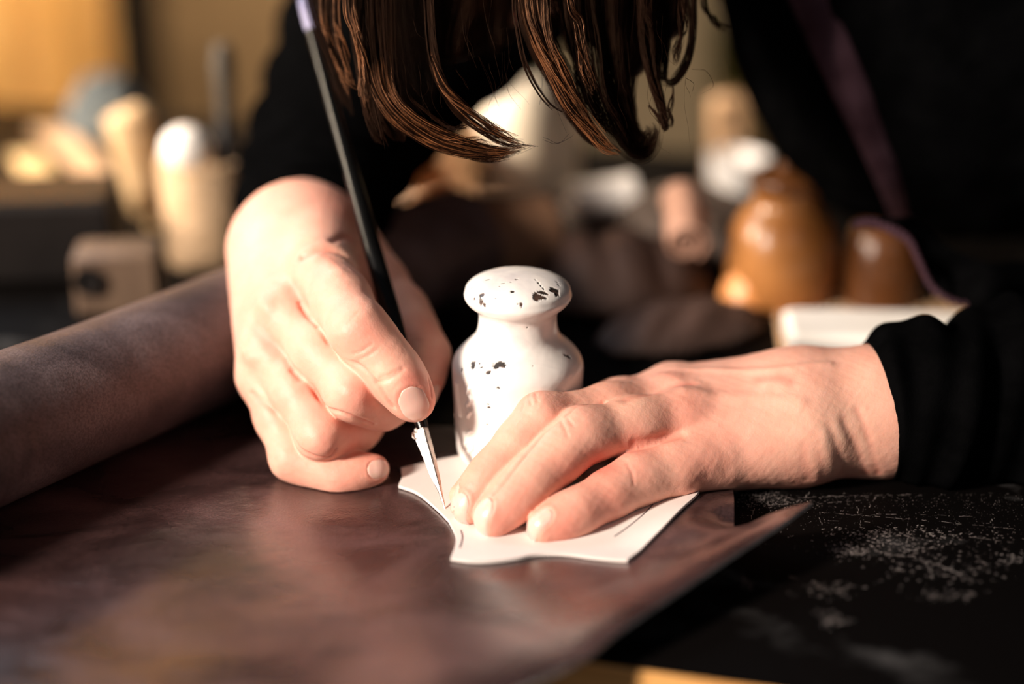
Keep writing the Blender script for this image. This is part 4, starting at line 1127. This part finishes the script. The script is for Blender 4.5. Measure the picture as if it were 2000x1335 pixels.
def lathe_thing(name, base, prof, mat, label, cat, part='body', n=48, M=None):
    e = empty(name, base, label, cat); MB().lathe(base, prof, n, M=M).build(part, mat, e); return e
def sz(px_, d): return px_*d/FPX
def roll_thing(name, a, b, r, mat, label, turns=2.2, endmat=None, wob=.05, seed=0):
    """a rolled hide: spiral cross-section swept from a to b"""
    a = np.array(a); b = np.array(b); ax_ = b-a; ax_ /= np.linalg.norm(ax_); u = np.cross(ax_, [0, 0, 1.0]); u /= np.linalg.norm(u); w = np.cross(u, ax_)
    NA_, NJ = 110, 26; vs = []; F = []; tk = .0022
    for j in range(NJ+1):
        c = a+(b-a)*j/NJ
        for side in (0, 1):
            for i in range(NA_+1):
                s = turns*2*math.pi*i/NA_; rr_ = r*(1+wob*math.sin(s*1.0+j*.3+seed)+wob*.6*math.sin(2*s+seed*2))-.0042*s/(2*math.pi)-(tk if side else 0)
                vs.append(c+u*math.sin(s+.6)*rr_+w*(-math.cos(s+.6))*rr_)
    W = (NA_+1)*2
    for j in range(NJ):
        for i in range(NA_):
            q = j*W+i; F.append((q, q+1, q+W+1, q+W)); q += NA_+1; F.append((q, q+W, q+W+1, q+1))
    for j in (0, NJ):
        for i in range(NA_):
            q = j*W+i; p = q+NA_+1; F.append((q, p, p+1, q+1) if j == 0 else (q, q+1, p+1, p))
    for j in range(NJ):
        for i in (0, NA_):
            q = j*W+i; p = q+NA_+1; F.append((q, p, p+W, q+W))
    o = mesh_obj(name, vs, F, mat); return tag(o, label, 'leather')
def mound(name, c, sx, sy, sz_, mat, label, cat='leather', seed=0, rot=0):
    """a crumpled, folded hide: heaped sheet with ridges"""
    n = 70; g = np.linspace(-1, 1, n); X, Y = np.meshgrid(g, g); 
    r = np.random.default_rng(seed); rad = np.sqrt(X**2+Y**2)
    H = np.clip(1-rad**2.2, 0, 1)**.55
    rid = sum(np.abs(np.sin((X*math.cos(a)+Y*math.sin(a))*f_+p))*.07 for a, f_, p in zip(r.random(4)*3.1, 3+r.random(4)*4, r.random(4)*6))
    Z = H*(.62+rid)
    cr, sr = math.cos(rot), math.sin(rot); x = X*sx; y = Y*sy
    v_ = np.stack([c[0]+x*cr-y*sr, c[1]+x*sr+y*cr, c[2]+Z*sz_+.001], -1).reshape(-1, 3)
    ok = (rad <= 1.0)
    idm = np.arange(n*n).reshape(n, n); F = []
    for i in range(n-1):
        for j in range(n-1):
            if ok[i, j] and ok[i+1, j] and ok[i, j+1] and ok[i+1, j+1]: F.append((idm[i, j], idm[i, j+1], idm[i+1, j+1], idm[i+1, j]))
    used = sorted({k for f_ in F for k in f_}); mp_ = {k: i for i, k in enumerate(used)}
    o = mesh_obj(name, v_[used], [tuple(mp_[k] for k in f_) for f_ in F], mat)
    so_ = o.modifiers.new('thick', 'SOLIDIFY'); so_.thickness = .002; so_.offset = -1
    return tag(o, label, cat)
def Tp(px_, py_, z=0): return T(px_, py_, z)

# brown rolls and heaps in the middle distance
r_ = .036
a = T(640, 560, 0); b = T(1060, 530, 0)
roll_thing('leather_roll', T(745, 586)+[0, 0, .0275], T(1075, 548)+[0, 0, .0275], .0255, BROWN, 'mid-brown rolled hide lying behind the white weight and the knife hand', seed=1)
mound('leather_heap', T(1205, 580), .055, .045, .042, DBROWN, 'dark reddish-brown heap of crumpled hide right of the white weight', seed=4, rot=.3)
mound('leather_heap', T(1350, 490), .060, .045, .045, GBROWN, 'grey-brown folded hide heaped behind the dark reddish one', seed=9, rot=-.4)
roll_thing('leather_roll', T(1335, 612, 0)*[1, 1, 0]+[0, 0, TZ+.040], T(1322, 560, 0)*[1, 1, 0]+[0, 0, TZ+.052], .013, M1('pinkish_hide', (.36, .19, .13), (.48, .27, .19)), 'small pinkish-tan hide roll pointing at the camera, between the brown heaps and the amber jar', seed=2)
mound('leather_heap', T(1330, 660), .050, .028, .022, DBROWN, 'low dark scrap of hide lying nearest behind the left hand', seed=14, rot=.5)
mound('leather_heap', T(1125, 478), .055, .04, .028, DBROWN, 'blackish-brown scrap of hide between the cream jar and the brown roll', seed=12)
# cream jar with olive lid
jb = T(1032, 372); jd = 1.14
j = lathe_thing('jar', jb, [(sz(84, jd), 0), (sz(95, jd), .002), (sz(99, jd), .01), (sz(98, jd), .045), (sz(90, jd), .058), (sz(74, jd), .070), (sz(54, jd), .078), (sz(42, jd), .081)], CREAM, 'cream glazed jar with a sloping shoulder and olive lid, behind the hanging hair', 'jar')
MB().lathe(jb+[0, 0, .081], [(sz(44, jd), 0), (sz(48, jd), .002), (sz(46, jd), .006), (sz(26, jd), .011), (.004, .014), (.0, .0141)], 40).build('lid', OLIVE, j)
# tan roll to its left
roll_thing('leather_roll', T(850, 425, 0)*[1, 1, 0]+[0, 0, TZ+.028], T(900, 330, 0)*[1, 1, 0]+[0, 0, TZ+.028], .026, TAN, 'pale tan hide roll standing end-on to the left of the cream jar', turns=1.6, seed=3)
mound('leather_heap', T(890, 432), .045, .030, .020, M1('pale_tan_hide', (.50, .30, .18), (.64, .42, .27)), 'pale tan scrap of hide lying in front of the cream jar', seed=22, rot=.2)
# white spool on its side
wsd = 1.07; c0 = T(1112, 482, 0); c1 = T(1232, 470, 0)
sp = empty('thread_spool', (c0+c1)/2, 'white thread spool lying on its side on the dark hide right of the cream jar', 'spool')
zc = np.array([0, 0, .0300]); dirs = (c1-c0)/np.linalg.norm(c1-c0)
MB().tube([c0+zc, c0+zc+dirs*.003, c0+zc+dirs*.004, c1+zc-dirs*.004, c1+zc-dirs*.003, c1+zc], [.0095, .0105, .0098, .0112, .0118, .0105], 28).build('thread', WHITE, sp)
for c_ in (c0, c1-dirs*.002): MB().tube([c_+zc, c_+zc+dirs*.002], .0115, 28).build('flange', WHITE, sp)
# block stand with a white cup
bd = 1.2; q = T(1420, 372)
bx_ = MB().box((0, 0, 0), (sz(58, bd), sz(58, bd), .060), bevel=.003).build('wood_block', TAN); bx_.location = V(q+[0, .012, .030]); bx_.rotation_euler.z = .2
tag(bx_, 'upright tan wooden block standing behind the small white cup', 'block')
cb = T(1437, 392); cup = empty('cup', cb, 'small white cup on the far table between the block and the amber jar', 'cup')
MB().lathe(cb, [(.011, 0), (.013, .002), (.017, .012), (.019, .026), (.0196, .030), (.0180, .030), (.0165, .026), (.013, .006), (.0, .004)], 40, closed=False).build('bowl', WHITE, cup)
MB().tube(catmull([cb+[.018, 0, .024], cb+[.027, 0, .022], cb+[.026, 0, .011], cb+[.016, 0, .008]], 6), .002, 10).build('handle', WHITE, cup)
# amber jars
ab = T(1522, 592); ad = .94
aj = lathe_thing('jar', ab, [(sz(78, ad), 0), (sz(92, ad), .003), (sz(104, ad), .015), (sz(106, ad), .032), (sz(98, ad), .044), (sz(78, ad), .053), (sz(62, ad), .058), (sz(60, ad), .063), (sz(66, ad), .066)], AMBER, 'round-bellied amber glazed jar left of the apron, nearest on the right', 'jar')
MB().lathe(ab+[0, 0, .066], [(sz(68, ad), 0), (sz(70, ad), .003), (sz(66, ad), .006), (.006, .010), (.005, .015), (.0, .0155)], 40).build('lid', AMBERD, aj)
ob = mound('leather_scrap', T(1455, 604), .015, .015, .030, ORANGE, 'bright orange leather scrap curled against the foot of the amber jar', seed=31)
lathe_thing('jar', T(1715, 600), [(sz(60, .95), 0), (sz(72, .95), .003), (sz(74, .95), .030), (sz(60, .95), .045), (sz(30, .95), .052), (.0, .053)], AMBERD, 'dark brown glazed jar half hidden under the apron hem', 'jar')
# white slab on tan board
sb = slab('paper_pad', T(1760, 655, .012), (.115, .040, .014), WHITE, -.06, .003); tag(sb, 'thick white pad of paper behind the left wrist', 'paper')
sb2 = slab('wooden_board', T(1800, 640, .0025), (.15, .085, .005), TAN, -.10, .001); tag(sb2, 'thin tan board lying under the white paper pad', 'board')
# left background: tan tub with ball and dark tool
tb = T(410, 502); td = 1.03
tub = lathe_thing('tub', tb, [(sz(80, td), 0), (sz(84, td), .002), (sz(82, td), .03), (sz(84, td), .058), (sz(84, td), .061), (sz(77, td), .061), (sz(75, td), .052), (.0, .051)], M1('woven_straw', (.52, .34, .19), (.68, .47, .29), scale=60, stretch=(1, 1, 3), bump=.8, bscale=90), 'straw-coloured tub behind the rolled leather, holding a white ball', 'tub')
bm_ = MB(); r0 = .0145; bm_.lathe(tb+[-.0085, -.004, .051+r0], [(max(r0*math.cos(t), 0), r0*math.sin(t)) for t in np.linspace(-math.pi/2, math.pi/2, 20)], 32, closed=False)
tag(bm_.build('ball', WHITE), 'glossy white ball resting in the straw-coloured tub', 'ball')
bt = tb+np.array([.013, .006, .0515])
tl = empty('brush', bt, 'dark upright brush standing in the straw-coloured tub', 'brush')
MB().tube([bt, bt+[0, .001, .012], bt+[0, .002, .020], bt+[.0, .003, .030]], [.008, .009, .007, .0055], 20).build('bristles', DARK, tl)
MB().tube([bt+[0, .003, .030], bt+[0, .005, .045], bt+[0, .006, .060], bt+[0, .007, .072]], [.0055, .006, .0072, .005], 20).build('handle', M1('dark_olive_handle', (.03, .022, .014), (.05, .036, .022)), tl)
# brown punching block with a round hole
pbk = T(222, 628)
blk = MB(); bw, bdp, bh = .044, .03, .036
blk.box((0, 0, 0), (bw, bdp, bh), bevel=.003); bo = blk.build('wood_block', BWOOD); bo.location = V(pbk+[0, .02, bh/2]); bo.rotation_euler.z = .1
tag(bo, 'low brown wooden block with a round dark hole behind the rolled leather', 'block')
hl = MB().lathe((0, 0, 0), [(.0075, 0), (.0075, .003), (.0062, .003), (.0062, .0006), (.0, .0006)], 28, M=axis_matrix((0, -1, 0)), closed=False).build('hole', DARK); hl.location = V(pbk+[-.012, .0035, bh/2+.004]); parent_keep(hl, bo); tag(hl, 'round dark hole')
# black box far left, pale mallet, strips, grey cloth
bb_ = T(20, 560)
tag(slab('metal_box', bb_+[-.01, .03, .024], (.13, .06, .048), DARK, .1, .004), 'black metal box at the far left behind the rolled leather', 'box')
mb0 = T(272, 440)
ml = empty('mallet', mb0, 'pale wooden mallet standing on its handle end left of the straw tub', 'mallet')
MB().tube([mb0+[0.014, 0, 0], mb0+[.010, 0, .008], mb0+[.008, 0, .014]], [.008, .007, .007], 20).build('handle', WOOD, ml)
MB().tube([mb0+[.009, 0, .010], mb0+[.008, 0, .014], mb0+[-.002, 0, .070], mb0+[-.003, 0, .073]], [.010, .0130, .0140, .010], 28).build('head', WOOD, ml)
for k, (p0, p1, w_, col, lab) in enumerate([((40, 300), (95, 420), 30, OCHRE, 'leftmost ochre leather strip leaning on the black box'), ((85, 250), (215, 430), 34, TAN, 'tan leather strip leaning diagonally across the grey cloth'), ((140, 300), (190, 440), 30, M1('pale_ochre_strip', (.5, .33, .14), (.62, .42, .2)), 'pale ochre leather strip nearest the pale mallet')]):
    d0, d1 = 1.17+.02*k, 1.10+.015*k
    A_, B_ = P(*p0, d0), P(*p1, d1); B_[2] = max(B_[2], TZ+.002)
    wdt = sz(w_*2, 1.25); t = B_-A_; nn_ = np.cross(t, RGT); nn_ /= np.linalg.norm(nn_); vs = []; F = []
    for i in range(13):
        s = i/12; c = A_+t*s+nn_*.008*math.sin(s*3.14); ww = wdt*(.75+.25*math.sin(s*3.14))
        for (x, y) in ((-.5, -.001), (.5, -.001), (.5, .001), (-.5, .001)): vs.append(c+RGT*x*ww+nn_*y)
    for i in range(12):
        for q in range(4): r = (q+1) % 4; F.append((i*4+q, i*4+r, i*4+4+r, i*4+4+q))
    F += [(3, 2, 1, 0), (48, 49, 50, 51)]
    tag(mesh_obj('leather_strip', vs, F, col, None, False), lab, 'leather')
gb = T(180, 330)
mound('cloth_heap', gb+np.array([0, .06, 0]), .034, .03, .062, GREY, 'slate-grey cloth heap behind the leather strips', 'cloth', seed=40)
# furniture behind the table
def tall(name, pxc, d, w, zlo, zhi, mat, label, cat, dp=.1, rot=0):
    c = P(pxc, 100, d); o = slab(name, (c[0], c[1], (zlo+zhi)/2), (w, dp, zhi-zlo), mat, rot, .006); return tag(o, label, cat)
tall('post', 272, 1.9, .045, 0, 2.3, DARK, 'dark upright post behind the table, left of the brush', 'post', .05)
sc = tall('curtain', 60, 2.2, .02, 0.9, 2.2, OCHRE, 'sunlit ochre curtain hanging at the upper left', 'curtain'); bpy.data.objects.remove(sc)
cp = P(80, 60, 2.0); vs = []; F = []; nx_, nz_ = 90, 14
for j in range(nz_+1):
    for i in range(nx_+1):
        x = cp[0]-.42+.54*i/nx_; vs.append((x, cp[1]+.022*math.sin(i*.72)+.008*math.sin(i*1.7+j*.4), .12+1.9*j/nz_+(0.012*math.sin(i*.5) if j == 0 else 0)))
for j in range(nz_):
    for i in range(nx_): q = j*(nx_+1)+i; F.append((q, q+1, q+nx_+2, q+nx_+1))
cu = mesh_obj('curtain', vs, F, OCHRE); m_ = cu.modifiers.new('thick', 'SOLIDIFY'); m_.thickness = .003
tag(cu, 'sunlit ochre curtain hanging at the upper left', 'curtain')
tall('cabinet', 480, 2.45, .26, 0, 1.9, M1('taupe_paint', (.15, .11, .08), (.22, .165, .12)), 'taupe painted cabinet behind the brush and white ball', 'cabinet', .25)
tall('crate', 1210, 1.62, .16, 0, TZ+.14, M1('grey_green_crate', (.11, .085, .045), (.16, .12, .07)), 'grey-green crate behind the table below the hair', 'crate', .2)
tall('bottle_crate', 1400, 1.9, .12, 0, TZ-.13, M1('tan_crate', (.34, .24, .10), (.44, .32, .15)), 'tan crate behind the table between the hair and the apron', 'crate', .2)
ol = P(1400, 100, 1.9); ob_ = lathe_thing('bottle', (ol[0], ol[1], TZ-.13), [(.0, 0), (.03, .002), (.033, .02), (.033, .15), (.022, .19), (.011, .21), (.011, .26), (.013, .262), (.0, .263)], OLIVE, 'olive green bottle standing at the back near the black shirt', 'bottle')
